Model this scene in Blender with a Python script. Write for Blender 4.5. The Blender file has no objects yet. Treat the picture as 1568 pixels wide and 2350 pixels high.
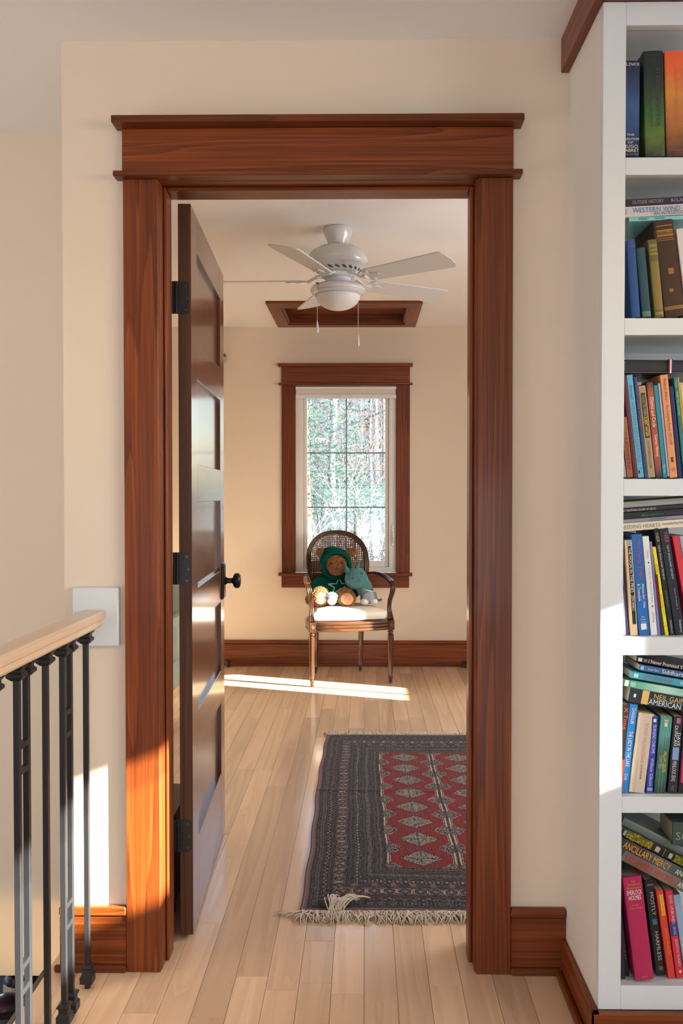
import bpy, bmesh, math, random
import numpy as np
from mathutils import Vector, Matrix, Euler
random.seed(7); rng = np.random.default_rng(7)
S = bpy.context.scene; COL = S.collection
PI = math.pi
# ---------------------------------------------------------------- camera
cam = bpy.data.cameras.new('camera'); camo = bpy.data.objects.new('camera', cam); COL.objects.link(camo)
cam.sensor_fit = 'HORIZONTAL'; cam.sensor_width = 36.0; cam.lens = 2050/1568*36.0
cam.shift_x = -27/1568; cam.clip_start = 0.05; cam.clip_end = 200
camo.location = (0, 0, 1.24)
camo.rotation_euler = (math.radians(90)-math.atan(40/2050), 0, math.atan(25/2050))
S.camera = camo
S.view_settings.view_transform = 'Standard'; S.view_settings.look = 'None'
S.view_settings.exposure = 0.18; S.view_settings.gamma = 1.0; S.view_settings.use_curve_mapping = False
# ---------------------------------------------------------------- sky
W = bpy.data.worlds.new('sky'); S.world = W; W.use_nodes = True
wn = W.node_tree; wn.nodes.clear()
sky = wn.nodes.new('ShaderNodeTexSky'); sky.sky_type = 'NISHITA'; sky.sun_disc = False
sky.sun_elevation = math.radians(19.7); sky.sun_rotation = math.radians(110)
sky.air_density = 1.0; sky.dust_density = 2.0
bg = wn.nodes.new('ShaderNodeBackground'); bg.inputs[1].default_value = 1.25
wo = wn.nodes.new('ShaderNodeOutputWorld')
wn.links.new(sky.outputs[0], bg.inputs[0]); wn.links.new(bg.outputs[0], wo.inputs[0])
# ---------------------------------------------------------------- sun and added fill lamps
SUNDIR = Vector((-.8866, .3166, -.3371)).normalized()
sl = bpy.data.lights.new('sun', 'SUN'); sl.energy = 72.0; sl.angle = math.radians(0.7); sl.color = (1.0, .93, .82)
so = bpy.data.objects.new('sun', sl); COL.objects.link(so); so.rotation_euler = SUNDIR.to_track_quat('-Z', 'Y').to_euler()
so.location = (6, -3, 6)
def area(name, loc, direction, sx, sy, power, color):
    l = bpy.data.lights.new(name, 'AREA'); l.shape = 'RECTANGLE'; l.size = sx; l.size_y = sy; l.energy = power; l.color = color
    o = bpy.data.objects.new(name, l); COL.objects.link(o); o.location = loc
    o.rotation_euler = Vector(direction).to_track_quat('-Z', 'Z').to_euler()
    return o
COOL = (.80, .90, 1.0)
area('hall_back_fill', (-.2, -2.9, .80), (0, 1, -.12), 2.8, 1.1, 46, (.84, .91, 1.0))  # added fill behind the camera; the back wall has no window
area('hall_side_fill', (3.1, -.9, 1.5), (-1, .15, 0), 1.6, 1.2, 22, COOL)  # added cool fill lamp from the right side of the hall
area('stair_fill', (-3.6, 1.0, .8), (1, .25, .35), 1.6, 1.6, 31, (1.0, .95, .90))  # added warm fill in the stairwell, tilted up towards the ceiling
area('room_side_fill', (1.98, 3.55, 1.30), (-1, 0, -.30), 1.15, 1.35, 48, (.96, .96, 1.0))  # added fill at the right room wall, where no window stands
# ---------------------------------------------------------------- materials
MATS = {}
def nmat(name):
    m = bpy.data.materials.new(name); m.use_nodes = True
    nt = m.node_tree; b = nt.nodes['Principled BSDF']
    return m, nt, b
def lin(c):
    return tuple(((x/255)/12.92 if x/255 <= .04045 else ((x/255+.055)/1.055)**2.4) for x in c)
def plain(name, col, rough=.5, spec=.5, metal=0, bump=0, bscale=200, coat=0, sheen=0, var=0, vscale=8):
    key = (name, tuple(col), rough, metal, bump, coat)
    if key in MATS: return MATS[key]
    m, nt, b = nmat(name)
    b.inputs['Base Color'].default_value = (*col, 1); b.inputs['Roughness'].default_value = rough
    b.inputs['Metallic'].default_value = metal; b.inputs['Specular IOR Level'].default_value = spec
    b.inputs['Coat Weight'].default_value = coat; b.inputs['Coat Roughness'].default_value = .15
    if sheen: b.inputs['Sheen Weight'].default_value = sheen
    tc = nt.nodes.new('ShaderNodeTexCoord')
    if bump:
        n = nt.nodes.new('ShaderNodeTexNoise'); n.inputs['Scale'].default_value = bscale; n.inputs['Detail'].default_value = 3
        bp = nt.nodes.new('ShaderNodeBump'); bp.inputs['Strength'].default_value = bump; bp.inputs['Distance'].default_value = .002
        nt.links.new(tc.outputs['Object'], n.inputs['Vector'])
        nt.links.new(n.outputs[0], bp.inputs['Height']); nt.links.new(bp.outputs[0], b.inputs['Normal'])
    if var:
        n = nt.nodes.new('ShaderNodeTexNoise'); n.inputs['Scale'].default_value = vscale; n.inputs['Detail'].default_value = 5
        nt.links.new(tc.outputs['Object'], n.inputs['Vector'])
        r = nt.nodes.new('ShaderNodeMapRange'); r.inputs[3].default_value = 1-var; r.inputs[4].default_value = 1+var
        nt.links.new(n.outputs[0], r.inputs[0])
        mx = nt.nodes.new('ShaderNodeVectorMath'); mx.operation = 'SCALE'; mx.inputs[0].default_value = col
        nt.links.new(r.outputs[0], mx.inputs['Scale']); nt.links.new(mx.outputs[0], b.inputs['Base Color'])
    MATS[key] = m; return m
def wood(name, axis, dark, mid, light, rough=.32, coat=.35, along=1.1, across=9.0, rings=9.0, fine=.5, rand=True, varamt=.25, cont=1.0):
    key = (name, axis)
    if key in MATS: return MATS[key]
    m, nt, b = nmat(name+'_'+axis); N = nt.nodes.new; L = nt.links.new
    tc = N('ShaderNodeTexCoord'); oi = N('ShaderNodeObjectInfo')
    off = N('ShaderNodeVectorMath'); off.operation = 'SCALE'; off.inputs[0].default_value = (37.1, 53.7, 71.3)
    L(oi.outputs['Random'], off.inputs['Scale'])
    ad = N('ShaderNodeVectorMath'); ad.operation = 'ADD'; L(tc.outputs['Object'], ad.inputs[0]); L(off.outputs[0], ad.inputs[1])
    mp = N('ShaderNodeMapping'); sc = [across]*3; sc['xyz'.index(axis)] = along; mp.inputs['Scale'].default_value = sc
    L(ad.outputs[0], mp.inputs['Vector'])
    n1 = N('ShaderNodeTexNoise'); n1.inputs['Scale'].default_value = 1.0; n1.inputs['Detail'].default_value = 1.5; n1.inputs['Roughness'].default_value = .45
    L(mp.outputs[0], n1.inputs['Vector'])
    mu = N('ShaderNodeMath'); mu.operation = 'MULTIPLY'; mu.inputs[1].default_value = rings; L(n1.outputs[0], mu.inputs[0])
    fr = N('ShaderNodeMath'); fr.operation = 'FRACT'; L(mu.outputs[0], fr.inputs[0])
    cr = N('ShaderNodeValToRGB'); e = cr.color_ramp.elements
    e[0].position = 0; e[0].color = (*[mid[i]*(1-.25*cont)+light[i]*0 for i in range(3)], 1)
    e[1].position = 1; e[1].color = (*mid, 1)
    x = e.new(.55); x.color = (*[mid[i]*(1-.5*cont)+light[i]*.5*cont for i in range(3)], 1)
    x = e.new(.86); x.color = (*[mid[i]*(1-cont)+light[i]*cont for i in range(3)], 1)
    x = e.new(.95); x.color = (*[mid[i]*(1-cont)+dark[i]*cont for i in range(3)], 1)
    L(fr.outputs[0], cr.inputs[0])
    # fine streaks
    mp2 = N('ShaderNodeMapping'); sc = [160.]*3; sc['xyz'.index(axis)] = 3.0; mp2.inputs['Scale'].default_value = sc
    L(ad.outputs[0], mp2.inputs['Vector'])
    n2 = N('ShaderNodeTexNoise'); n2.inputs['Scale'].default_value = 1.0; n2.inputs['Detail'].default_value = 3; L(mp2.outputs[0], n2.inputs['Vector'])
    r2 = N('ShaderNodeMapRange'); r2.inputs[1].default_value = .3; r2.inputs[2].default_value = .7; r2.inputs[3].default_value = 1-fine*.5; r2.inputs[4].default_value = 1+fine*.35
    L(n2.outputs[0], r2.inputs[0])
    # blotches
    n3 = N('ShaderNodeTexNoise'); n3.inputs['Scale'].default_value = 2.2; n3.inputs['Detail'].default_value = 2; L(mp.outputs[0], n3.inputs['Vector']); n3.inputs['Scale'].default_value = .6
    r3 = N('ShaderNodeMapRange'); r3.inputs[1].default_value = .3; r3.inputs[2].default_value = .7; r3.inputs[3].default_value = 1-varamt; r3.inputs[4].default_value = 1+varamt
    L(n3.outputs[0], r3.inputs[0])
    mm = N('ShaderNodeMath'); mm.operation = 'MULTIPLY'; L(r2.outputs[0], mm.inputs[0]); L(r3.outputs[0], mm.inputs[1])
    last = mm.outputs[0]
    if rand:
        r4 = N('ShaderNodeMapRange'); r4.inputs[3].default_value = .84; r4.inputs[4].default_value = 1.14
        L(oi.outputs['Random'], r4.inputs[0])
        m5 = N('ShaderNodeMath'); m5.operation = 'MULTIPLY'; L(last, m5.inputs[0]); L(r4.outputs[0], m5.inputs[1]); last = m5.outputs[0]
    sv = N('ShaderNodeVectorMath'); sv.operation = 'SCALE'; L(cr.outputs[0], sv.inputs[0]); L(last, sv.inputs['Scale'])
    L(sv.outputs[0], b.inputs['Base Color'])
    b.inputs['Roughness'].default_value = rough; b.inputs['Coat Weight'].default_value = coat; b.inputs['Coat Roughness'].default_value = .12; b.inputs['Specular IOR Level'].default_value = .35
    bp = N('ShaderNodeBump'); bp.inputs['Strength'].default_value = .12; bp.inputs['Distance'].default_value = .0008
    L(n2.outputs[0], bp.inputs['Height']); L(bp.outputs[0], b.inputs['Normal'])
    MATS[key] = m; return m
def cherry(a): return wood('stained_pine', a, (.05, .009, .0015), (.158, .0300, .0040), (.30, .074, .0095), rough=.42, coat=.12, along=.55, across=13., rings=10., cont=.45, fine=.75, varamt=.22)
def door_wood(a): return wood('stained_door_wood', a, (.05, .012, .004), (.12, .030, .008), (.18, .049, .014), rough=.30, coat=.6, along=.5, across=12., rings=7, cont=.45, fine=.5)
def edge_wood(a): return wood('dark_door_edge_wood', a, (.03, .010, .003), (.070, .024, .008), (.13, .046, .014), rough=.5, coat=.0, along=.5, across=14, rings=8, cont=.5)
def maple(a): return wood('maple_flooring', a, (.60, .40, .245), (.74, .52, .345), (.77, .555, .38), rough=.21, coat=.45, along=.6, across=11., rings=5., fine=.06, varamt=.05, cont=.42)
def rail_maple(a): return wood('maple_handrail', a, (.50, .35, .24), (.70, .52, .38), (.76, .58, .44), rough=.33, coat=.3, along=.6, rings=4, fine=.08, varamt=.04, cont=.3)
def walnut(a): return wood('walnut_chair_wood', a, (.02, .006, .002), (.058, .020, .007), (.115, .043, .015), rough=.3, coat=.45, rings=5, cont=.5, across=20)
WALL = plain('cream_wall_paint', (.79, .675, .55), .75, .25, bump=.06, bscale=500, var=.012, vscale=3)
CEIL = plain('white_ceiling_paint', (.87, .845, .825), .85, .2, bump=.06, bscale=400)
WHITE = plain('white_trim_paint', (.70, .745, .79), .38, .45, var=.01)
WINW = plain('white_window_vinyl', (.80, .78, .77), .4, .4)
BLACKM = plain('black_iron', (.016, .016, .018), .42, .5, bump=.05, bscale=300)
BRONZE = plain('dark_bronze', (.022, .019, .017), .32, .6, metal=.6)
FANW = plain('glossy_white_fan_enamel', (.64, .635, .62), .18, .5, coat=.4)
BLADEW = plain('white_fan_blade', (.58, .565, .55), .38, .4)
DARK = plain('dark_void', (.02, .02, .02), .9, .1)
PAGE = plain('book_pages', (.62, .52, .38), .9, .1, bump=.2, bscale=900)
# ---------------------------------------------------------------- mesh helpers
class MB:
    def __init__(s, M=None): s.v = []; s.f = []; s.M = M
    def add(s, vs, fs):
        n = len(s.v)
        s.v += [tuple(s.M @ Vector(p)) if s.M is not None else tuple(p) for p in vs]
        s.f += [tuple(n+i for i in f) for f in fs]; return s
    def box(s, x0, y0, z0, x1, y1, z1, b=0.0):
        x0, x1 = min(x0, x1), max(x0, x1); y0, y1 = min(y0, y1), max(y0, y1); z0, z1 = min(z0, z1), max(z0, z1)
        b = min(b, (x1-x0)*.45, (y1-y0)*.45, (z1-z0)*.45)
        if b <= 0:
            vs = [(x0,y0,z0),(x1,y0,z0),(x1,y1,z0),(x0,y1,z0),(x0,y0,z1),(x1,y0,z1),(x1,y1,z1),(x0,y1,z1)]
            return s.add(vs, [(0,3,2,1),(4,5,6,7),(0,1,5,4),(1,2,6,5),(2,3,7,6),(3,0,4,7)])
        X = (x0, x1); Y = (y0, y1); Z = (z0, z1); vs = []; idx = {}
        for i in (0, 1):
            for j in (0, 1):
                for k in (0, 1):
                    dx = b*(1-2*i); dy = b*(1-2*j); dz = b*(1-2*k)
                    for a, p in (('x', (X[i], Y[j]+dy, Z[k]+dz)), ('y', (X[i]+dx, Y[j], Z[k]+dz)), ('z', (X[i]+dx, Y[j]+dy, Z[k]))):
                        idx[(i, j, k, a)] = len(vs); vs.append(p)
        F = []
        def q(*k): F.append(tuple(idx[t] for t in k))
        for i in (0, 1):
            o = [(i,0,0,'x'),(i,1,0,'x'),(i,1,1,'x'),(i,0,1,'x')]; q(*(o if i else o[::-1]))
            o = [(0,i,0,'y'),(0,i,1,'y'),(1,i,1,'y'),(1,i,0,'y')]; q(*(o if i else o[::-1]))
            o = [(0,0,i,'z'),(1,0,i,'z'),(1,1,i,'z'),(0,1,i,'z')]; q(*(o if i else o[::-1]))
        for i in (0, 1):
            for j in (0, 1):
                s1 = (i+j) % 2 == 0
                o = [(i,j,0,'x'),(i,j,0,'y'),(i,j,1,'y'),(i,j,1,'x')]; q(*(o[::-1] if s1 else o)[::-1])
                o = [(i,0,j,'x'),(i,0,j,'z'),(i,1,j,'z'),(i,1,j,'x')]; q(*(o if s1 else o[::-1])[::-1])
                o = [(0,i,j,'y'),(0,i,j,'z'),(1,i,j,'z'),(1,i,j,'y')]; q(*(o[::-1] if s1 else o)[::-1])
                for k in (0, 1):
                    o = [(i,j,k,'x'),(i,j,k,'y'),(i,j,k,'z')]
                    q(*(o if (i+j+k) % 2 else o[::-1]))
        return s.add(vs, F)
    def prism(s, poly, axis, a0, a1):
        # poly in the two other axes (cyclic order y,z / z,x / x,y)
        n = len(poly); vs = []
        for a in (a0, a1):
            for (p, q) in poly:
                vs.append({'x': (a, p, q), 'y': (q, a, p), 'z': (p, q, a)}[axis])
        F = [tuple(range(n))[::-1], tuple(range(n, 2*n))]
        for i in range(n): j = (i+1) % n; F.append((i, j, n+j, n+i))
        return s.add(vs, F)
    def lathe(s, prof, c=(0, 0, 0), n=24, axis='z', sx=1, sy=1):
        vs = []; F = []; m = len(prof)
        for (r, h) in prof:
            for k in range(n):
                a = 2*PI*k/n; u, v = r*math.cos(a)*sx, r*math.sin(a)*sy
                p = {'z': (u, v, h), 'y': (v, h, u), 'x': (h, u, v)}[axis]
                vs.append((p[0]+c[0], p[1]+c[1], p[2]+c[2]))
        for i in range(m-1):
            for k in range(n):
                k2 = (k+1) % n; F.append((i*n+k, i*n+k2, (i+1)*n+k2, (i+1)*n+k))
        F.append(tuple(range(n))[::-1]); F.append(tuple((m-1)*n+k for k in range(n)))
        return s.add(vs, F)
    def sweep(s, path, prof, closed=False, up=(0, 0, 1), scale=None, caps=True):
        # prof: list of (side, up) offsets
        P = [Vector(p) for p in path]; n = len(P); m = len(prof); vs = []; F = []; up = Vector(up)
        for i, p in enumerate(P):
            if closed: t = P[(i+1) % n]-P[i-1]
            else: t = P[min(i+1, n-1)]-P[max(i-1, 0)]
            t.normalize(); sd = t.cross(up); 
            if sd.length < 1e-4: sd = Vector((1, 0, 0))
            sd.normalize(); u2 = sd.cross(t).normalized(); k = scale[i] if scale else 1
            for (a, b) in prof: vs.append(tuple(p+sd*a*k+u2*b*k))
        for i in range(n if closed else n-1):
            i2 = (i+1) % n
            for j in range(m): j2 = (j+1) % m; F.append((i*m+j, i*m+j2, i2*m+j2, i2*m+j))
        if not closed and caps: F.append(tuple(range(m))[::-1]); F.append(tuple((n-1)*m+j for j in range(m)))
        return s.add(vs, F)
    def tube(s, path, r, n=8, closed=False):
        R = r if isinstance(r, (list, tuple)) else [r]*len(path)
        P = [Vector(p) for p in path]; N = len(P); vs = []; F = []
        ref = None
        for i, p in enumerate(P):
            t = (P[min(i+1, N-1)]-P[max(i-1, 0)]); 
            if t.length < 1e-9: t = Vector((0, 0, 1))
            t.normalize()
            if ref is None: ref = t.orthogonal().normalized()
            a = (ref-t*ref.dot(t))
            a = a.normalized() if a.length > 1e-6 else t.orthogonal().normalized(); ref = a; b = t.cross(a)
            for k in range(n):
                th = 2*PI*k/n; vs.append(tuple(p+a*math.cos(th)*R[i]+b*math.sin(th)*R[i]))
        for i in range(N-1):
            for k in range(n): k2 = (k+1) % n; F.append((i*n+k, i*n+k2, (i+1)*n+k2, (i+1)*n+k))
        F.append(tuple(range(n))[::-1]); F.append(tuple((N-1)*n+k for k in range(n)))
        return s.add(vs, F)
    def ell(s, c, r, n=16, m=10, rot=None):
        vs = []; F = []; R = Euler(rot).to_matrix() if rot else Matrix.Identity(3); c = Vector(c)
        r = (r, r, r) if not isinstance(r, (tuple, list)) else r
        vs.append(tuple(c+R@Vector((0, 0, -r[2]))))
        for i in range(1, m):
            ph = -PI/2+PI*i/m
            for k in range(n):
                a = 2*PI*k/n; vs.append(tuple(c+R@Vector((r[0]*math.cos(ph)*math.cos(a), r[1]*math.cos(ph)*math.sin(a), r[2]*math.sin(ph)))))
        vs.append(tuple(c+R@Vector((0, 0, r[2])))); top = len(vs)-1
        for k in range(n): F.append((0, 1+(k+1) % n, 1+k)); F.append((top, top-n+k, top-n+(k+1) % n))
        for i in range(m-2):
            for k in range(n):
                a = 1+i*n+k; b = 1+i*n+(k+1) % n; F.append((a, b, b+n, a+n))
        return s.add(vs, F)
    def mesh(s, name, smooth=False):
        me = bpy.data.meshes.new(name); me.from_pydata(s.v, [], s.f)
        if smooth: me.polygons.foreach_set('use_smooth', [True]*len(me.polygons))
        if len(s.f) < 6000 and len(s.f) > 1:
            b = bmesh.new(); b.from_mesh(me); bmesh.ops.recalc_face_normals(b, faces=b.faces); b.to_mesh(me); b.free()
        me.update(); return me
    def build(s, name, mat, parent=None, smooth=False, kind=None, angle=None, loc=None):
        me = s.mesh(name, smooth); me.materials.append(mat)
        if angle is not None: me.set_sharp_from_angle(angle=math.radians(angle))
        o = bpy.data.objects.new(name, me); COL.objects.link(o)
        if parent is not None: o.parent = parent
        if loc: o.location = loc
        if kind: o['kind'] = kind
        return o
def empty(name, loc=(0, 0, 0), rz=0, parent=None):
    o = bpy.data.objects.new(name, None); COL.objects.link(o); o.location = loc; o.rotation_euler = (0, 0, rz); o.empty_display_size = .05
    if parent is not None: o.parent = parent
    return o
def tag(o, label, cat, group=None):
    o['label'] = label; o['category'] = cat
    if group: o['group'] = group
    return o
def thing(name, label, cat, loc=(0, 0, 0), rz=0, group=None): return tag(empty(name, loc, rz), label, cat, group)
def struct(name, mb, mat, parent=None, **k): 
    o = mb.build(name, mat, parent, **k)
    if parent is None: o['kind'] = 'structure'
    return o
def sempty(name): o = empty(name); o['kind'] = 'structure'; return o
def wallbox(mb, axis, c0, c1, u0, u1, v0, v1, holes):
    """wall slab: axis 'y' => plane across X(u),Z(v); axis 'x' => across Y(u),Z(v); axis 'z' => X(u),Y(v); holes (u0,u1,v0,v1)"""
    us = sorted({u0, u1, *[h[0] for h in holes], *[h[1] for h in holes]}); vs = sorted({v0, v1, *[h[2] for h in holes], *[h[3] for h in holes]})
    for a, b in zip(us, us[1:]):
        for c, d in zip(vs, vs[1:]):
            if any(h[0] <= a and b <= h[1] and h[2] <= c and d <= h[3] for h in holes): continue
            if axis == 'y': mb.box(a, c0, c, b, c1, d)
            elif axis == 'x': mb.box(c0, a, c, c1, b, d)
            else: mb.box(a, c, c0, b, d, c1)
    return mb
def glass_mat():
    m, nt, b = nmat('window_glass'); nt.nodes.remove(b)
    t = nt.nodes.new('ShaderNodeBsdfTransparent'); t.inputs[0].default_value = (.93, .96, .96, 1)
    g = nt.nodes.new('ShaderNodeBsdfGlossy'); g.inputs['Roughness'].default_value = .01
    f = nt.nodes.new('ShaderNodeFresnel'); f.inputs[0].default_value = 1.45; mx = nt.nodes.new('ShaderNodeMixShader')
    nt.links.new(f.outputs[0], mx.inputs[0]); nt.links.new(t.outputs[0], mx.inputs[1]); nt.links.new(g.outputs[0], mx.inputs[2])
    nt.links.new(mx.outputs[0], nt.nodes['Material Output'].inputs[0]); return m
GLASS = glass_mat()
# ================================================================ STRUCTURE
FY = 6.447            # far wall face
ZC = 2.447; ZH = 2.402
WX0, WX1 = -.415, .1525; WZ0, WZ1 = .757, 1.940   # far window glass
# far wall with window opening
HOLE = (-.505, .242, .665, 2.022)
struct('wall_far', wallbox(MB(), 'y', FY, FY+.15, -2.0, 2.1, -.1, ZC, [HOLE]), WALL)
# wall with the doorway
JX0, JX1, JZ = -.531, .2905, 2.0445
struct('wall_door', wallbox(MB(), 'y', 2.307, 2.45, -.7784, 2.1, -.1, ZC, [(JX0-.012, JX1+.012, -.1, JZ+.010)]), WALL)
struct('wall_stair_return', MB().box(-.7784, 2.4501, -.1, -.682, 3.0, ZC), WALL)
struct('wall_room_jog', MB().box(-2.0, 2.90, -.1, -.7785, 3.0, ZC), WALL)
struct('wall_stair', MB().box(-4.2, 2.88, -.334, -.7786, 2.8999, ZH+.01), WALL)
struct('wall_room_left', MB().box(-2.0, 3.001, -.1, -1.9, FY, ZC), WALL)
struct('wall_room_right', wallbox(MB(), 'x', 2.02, 2.14, 2.45, FY, -.1, ZC, [(4.690, 5.10, .66, 2.02)]), WALL)
# hallway shell
BX, BY = .5225, 1.977          # boxed-out corner that carries the bookcase
struct('wall_bookcase_side', MB().box(BX, BY+.022, .0, BX+.022, 2.307, ZH), plain('pale_side_paint', (.77, .73, .68), .7, .25, bump=.06, bscale=500))
struct('wall_bookcase_back', MB().box(BX+.022, 2.285, -.1, 1.9, 2.306, ZH), WALL)
struct('wall_hall_front', MB().box(1.70, BY, -.1, 3.2, BY+.1, ZH), WALL)
struct('wall_hall_right', wallbox(MB(), 'x', 3.2, 3.32, -3.1, BY+.1, -.1, ZH, [(-.6, 1.05, 1.60, 2.03)]), WALL)
struct('wall_hall_back', MB().box(-4.2, -3.2, -.7, 3.32, -3.1, ZH), WALL)
struct('wall_stair_left', MB().box(-4.3, -3.2, -.7, -4.2, 2.9, ZH).box(-4.3, 2.9, -.7, -4.2, 5.1, -.34), WALL)
struct('ceiling_hall', MB().box(-4.3, -3.2, ZH, 3.32, 2.307, ZH+.08).box(-4.3, 2.307, ZH, -.7784, 2.90, ZH+.08), CEIL)
HX0, HX1, HY0, HY1 = -.530, .2855, 5.735, 6.305
struct('ceiling_room', wallbox(MB(), 'z', ZC, ZC+.1, -2.0, 2.14, 2.45, FY+.15, [(HX0, HX1, HY0, HY1)]), CEIL)
struct('roof', MB().box(-4.3, -3.2, ZC+.32, 3.4, FY+.3, ZC+.4), CEIL)
# window_2 / window_3: side windows that let the sun in, out of view
w2 = sempty('window_2')
f = MB(); f.box(2.03, 4.690, .66, 2.09, 4.710, 2.02).box(2.03, 5.08, .66, 2.09, 5.10, 2.02).box(2.03, 4.710, .66, 2.09, 5.08, .675).box(2.03, 4.710, 2.0, 2.09, 5.08, 2.02)
f.build('frame', WINW, w2); MB().box(2.05, 4.870, .675, 2.07, 4.890, 2.0).build('muntin', WINW, w2)
MB().box(2.058, 4.710, .675, 2.062, 5.08, 2.0).build('pane', GLASS, w2)
w3 = sempty('window_3')
f = MB(); f.box(3.21, -.6, 1.6, 3.27, 1.05, 1.612).box(3.21, -.6, 2.018, 3.27, 1.05, 2.03).box(3.21, -.6, 1.612, 3.27, -.588, 2.018).box(3.21, 1.038, 1.612, 3.27, 1.05, 2.018)
f.build('frame', WINW, w3); MB().box(3.21, .50, 1.612, 3.27, .56, 2.018).build('mullion', WINW, w3)
MB().box(3.235, -.588, 1.955, 3.245, 1.038, 1.963).build('muntin', WINW, w3)
MB().box(3.238, -.588, 1.612, 3.242, 1.038, 2.018).build('pane', GLASS, w3)
# ---------------------------------------------------------------- floor, plank by plank
PW = .0825; fl = empty('floor'); fl['kind'] = 'structure'
MB().box(-.826, -3.1, -.06, 3.2, 2.307, -.013).box(-.778, 2.307, -.06, 2.1, FY, -.013).box(-2.0, 3.0, -.06, -.778, FY, -.013).build('subfloor', plain('dark_subfloor', (.12, .07, .04), .9), fl)
known = {-4: [2253, 1737, 1649], -2: [2170], 0: [2311], 3: [2229], -3: [1953, 1696, 1628.7], -5: [1808.6, 1611.6], -6: [1772.8, 1630], -7: [1921.6, 1768, 1688], -8: [1730, 1649], -10: [1632.7]}
MW = maple('y'); EDGE = .0007
def plank(mb, x0, x1, y0, y1): 
    g = .00045; return mb.box(x0+g, y0+g, -.012, x1-g, y1-g, 0, EDGE)
rest = MB(); plank_n = 0; pm = random.Random(3)
def ytod(y): return 1.24*2050/(y-1135)*1.0
for k in range(-24, 26):
    x0, x1 = k*PW, (k+1)*PW
    ya = -3.1 if x0 > -.83 else 2.46
    if x0 < -.68 and x1 > -.83: ya = -3.1
    if x1 > 2.0: continue
    if x1 <= -.78: ya = 3.0
    yb = FY
    lo = x0 < -.83 < x1
    ks = sorted(ytod(y) for y in known.get(k, []))
    cuts = [ya]; y = ya
    while y < yb:
        nx = y+pm.uniform(.42, 1.25)
        kk = [q for q in ks if q > y+.12]
        if kk and (nx > kk[0]-.3 or True) and y > 1.7: nx = kk[0]
        if nx > yb-.2: nx = yb
        cuts.append(nx); y = nx
    for a, b in zip(cuts, cuts[1:]):
        xa, xb = x0, x1
        if b <= 2.45 and (x1 < -.826): continue
        if xa < -.826 and b <= 2.46: xa = -.826
        vis = (b > 1.85 and -.92 <= x0 <= .70 and (x1 < .53 or a > 2.3) and not (a > 3.0 and x1 > .13*b+.02)) and not (x1 < -.17*b-.12 and b < 6)
        if vis and plank_n < 290:
            o = plank(MB(), xa, xb, a, b).build('plank', MW, fl); plank_n += 1
        else: plank(rest, xa, xb, a, b)
o = rest.build('distant_planks', MW, fl); o['kind'] = 'stuff'
# landing edge and the stair opening
struct('trim_landing_fascia', MB().box(-.842, -3.1, -.52, -.827, 2.306, -.004, .002), plain('grey_painted_fascia', (.10, .10, .085), .7))
struct('floor_lower', MB().box(-4.2, -3.1, -.62, -.843, 5.0, -.52), plain('dark_grey_stair_carpet', (.10, .092, .086), .95, .1, bump=.5, bscale=300))
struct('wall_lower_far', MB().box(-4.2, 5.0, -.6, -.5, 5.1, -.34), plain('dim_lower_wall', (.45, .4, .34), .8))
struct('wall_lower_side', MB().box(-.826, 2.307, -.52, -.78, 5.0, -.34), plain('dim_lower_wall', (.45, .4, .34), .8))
# ---------------------------------------------------------------- door surround
CY = 2.288
def board(name, x0, y0, z0, x1, y1, z1, ax, b=.0015, m=cherry): 
    return struct(name, MB().box(x0, y0, z0, x1, y1, z1, b), m(ax))
board('trim_1', -.6165, CY, 0, -.5285, 2.3065, 2.0455, 'z')          # left casing
board('trim_2', .2900, CY, 0, .3785, 2.3065, 2.0455, 'z')           # right casing
board('trim_3', -.636, 2.2655, 2.0457, .399, 2.3065, 2.059, 'x')       # fillet
board('trim_4', -.6185, CY, 2.0592, .379, 2.3065, 2.1735, 'x')         # frieze
board('trim_5', -.6355, 2.250, 2.1737, .400, 2.3065, 2.1915, 'x')      # cap
# jambs with stops
jm = cherry('z')
struct('trim_6', MB().box(JX0-.012, 2.300, 0, JX0+.004, 2.4500, JZ, .0012), jm)
struct('trim_7', MB().box(JX1-.004, 2.300, 0, JX1+.012, 2.4500, JZ, .0012), jm)
struct('trim_8', MB().box(JX0-.012, 2.3071, JZ, JX1+.012, 2.4500, JZ+.0099, .0008), cherry('x'))
struct('trim_9', MB().box(JX0+.0041, 2.345, 0, JX0+.013, 2.400, JZ, .003), jm)
struct('trim_10', MB().box(JX1-.015, 2.345, 0, JX1-.0041, 2.400, JZ, .003), jm)
struct('trim_11', MB().box(JX0+.013, 2.345, JZ-.010, JX1-.015, 2.400, JZ-.0002, .003), cherry('x'))
# room-side casing of the doorway
board('trim_12', -.6165, 2.4502, 0, -.5475, 2.466, 2.055, 'z'); board('trim_13', .301, 2.4502, 0, .3785, 2.466, 2.055, 'z'); board('trim_14', -.6165, 2.4502, 2.0552, .3785, 2.466, 2.13, 'x')
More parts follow.
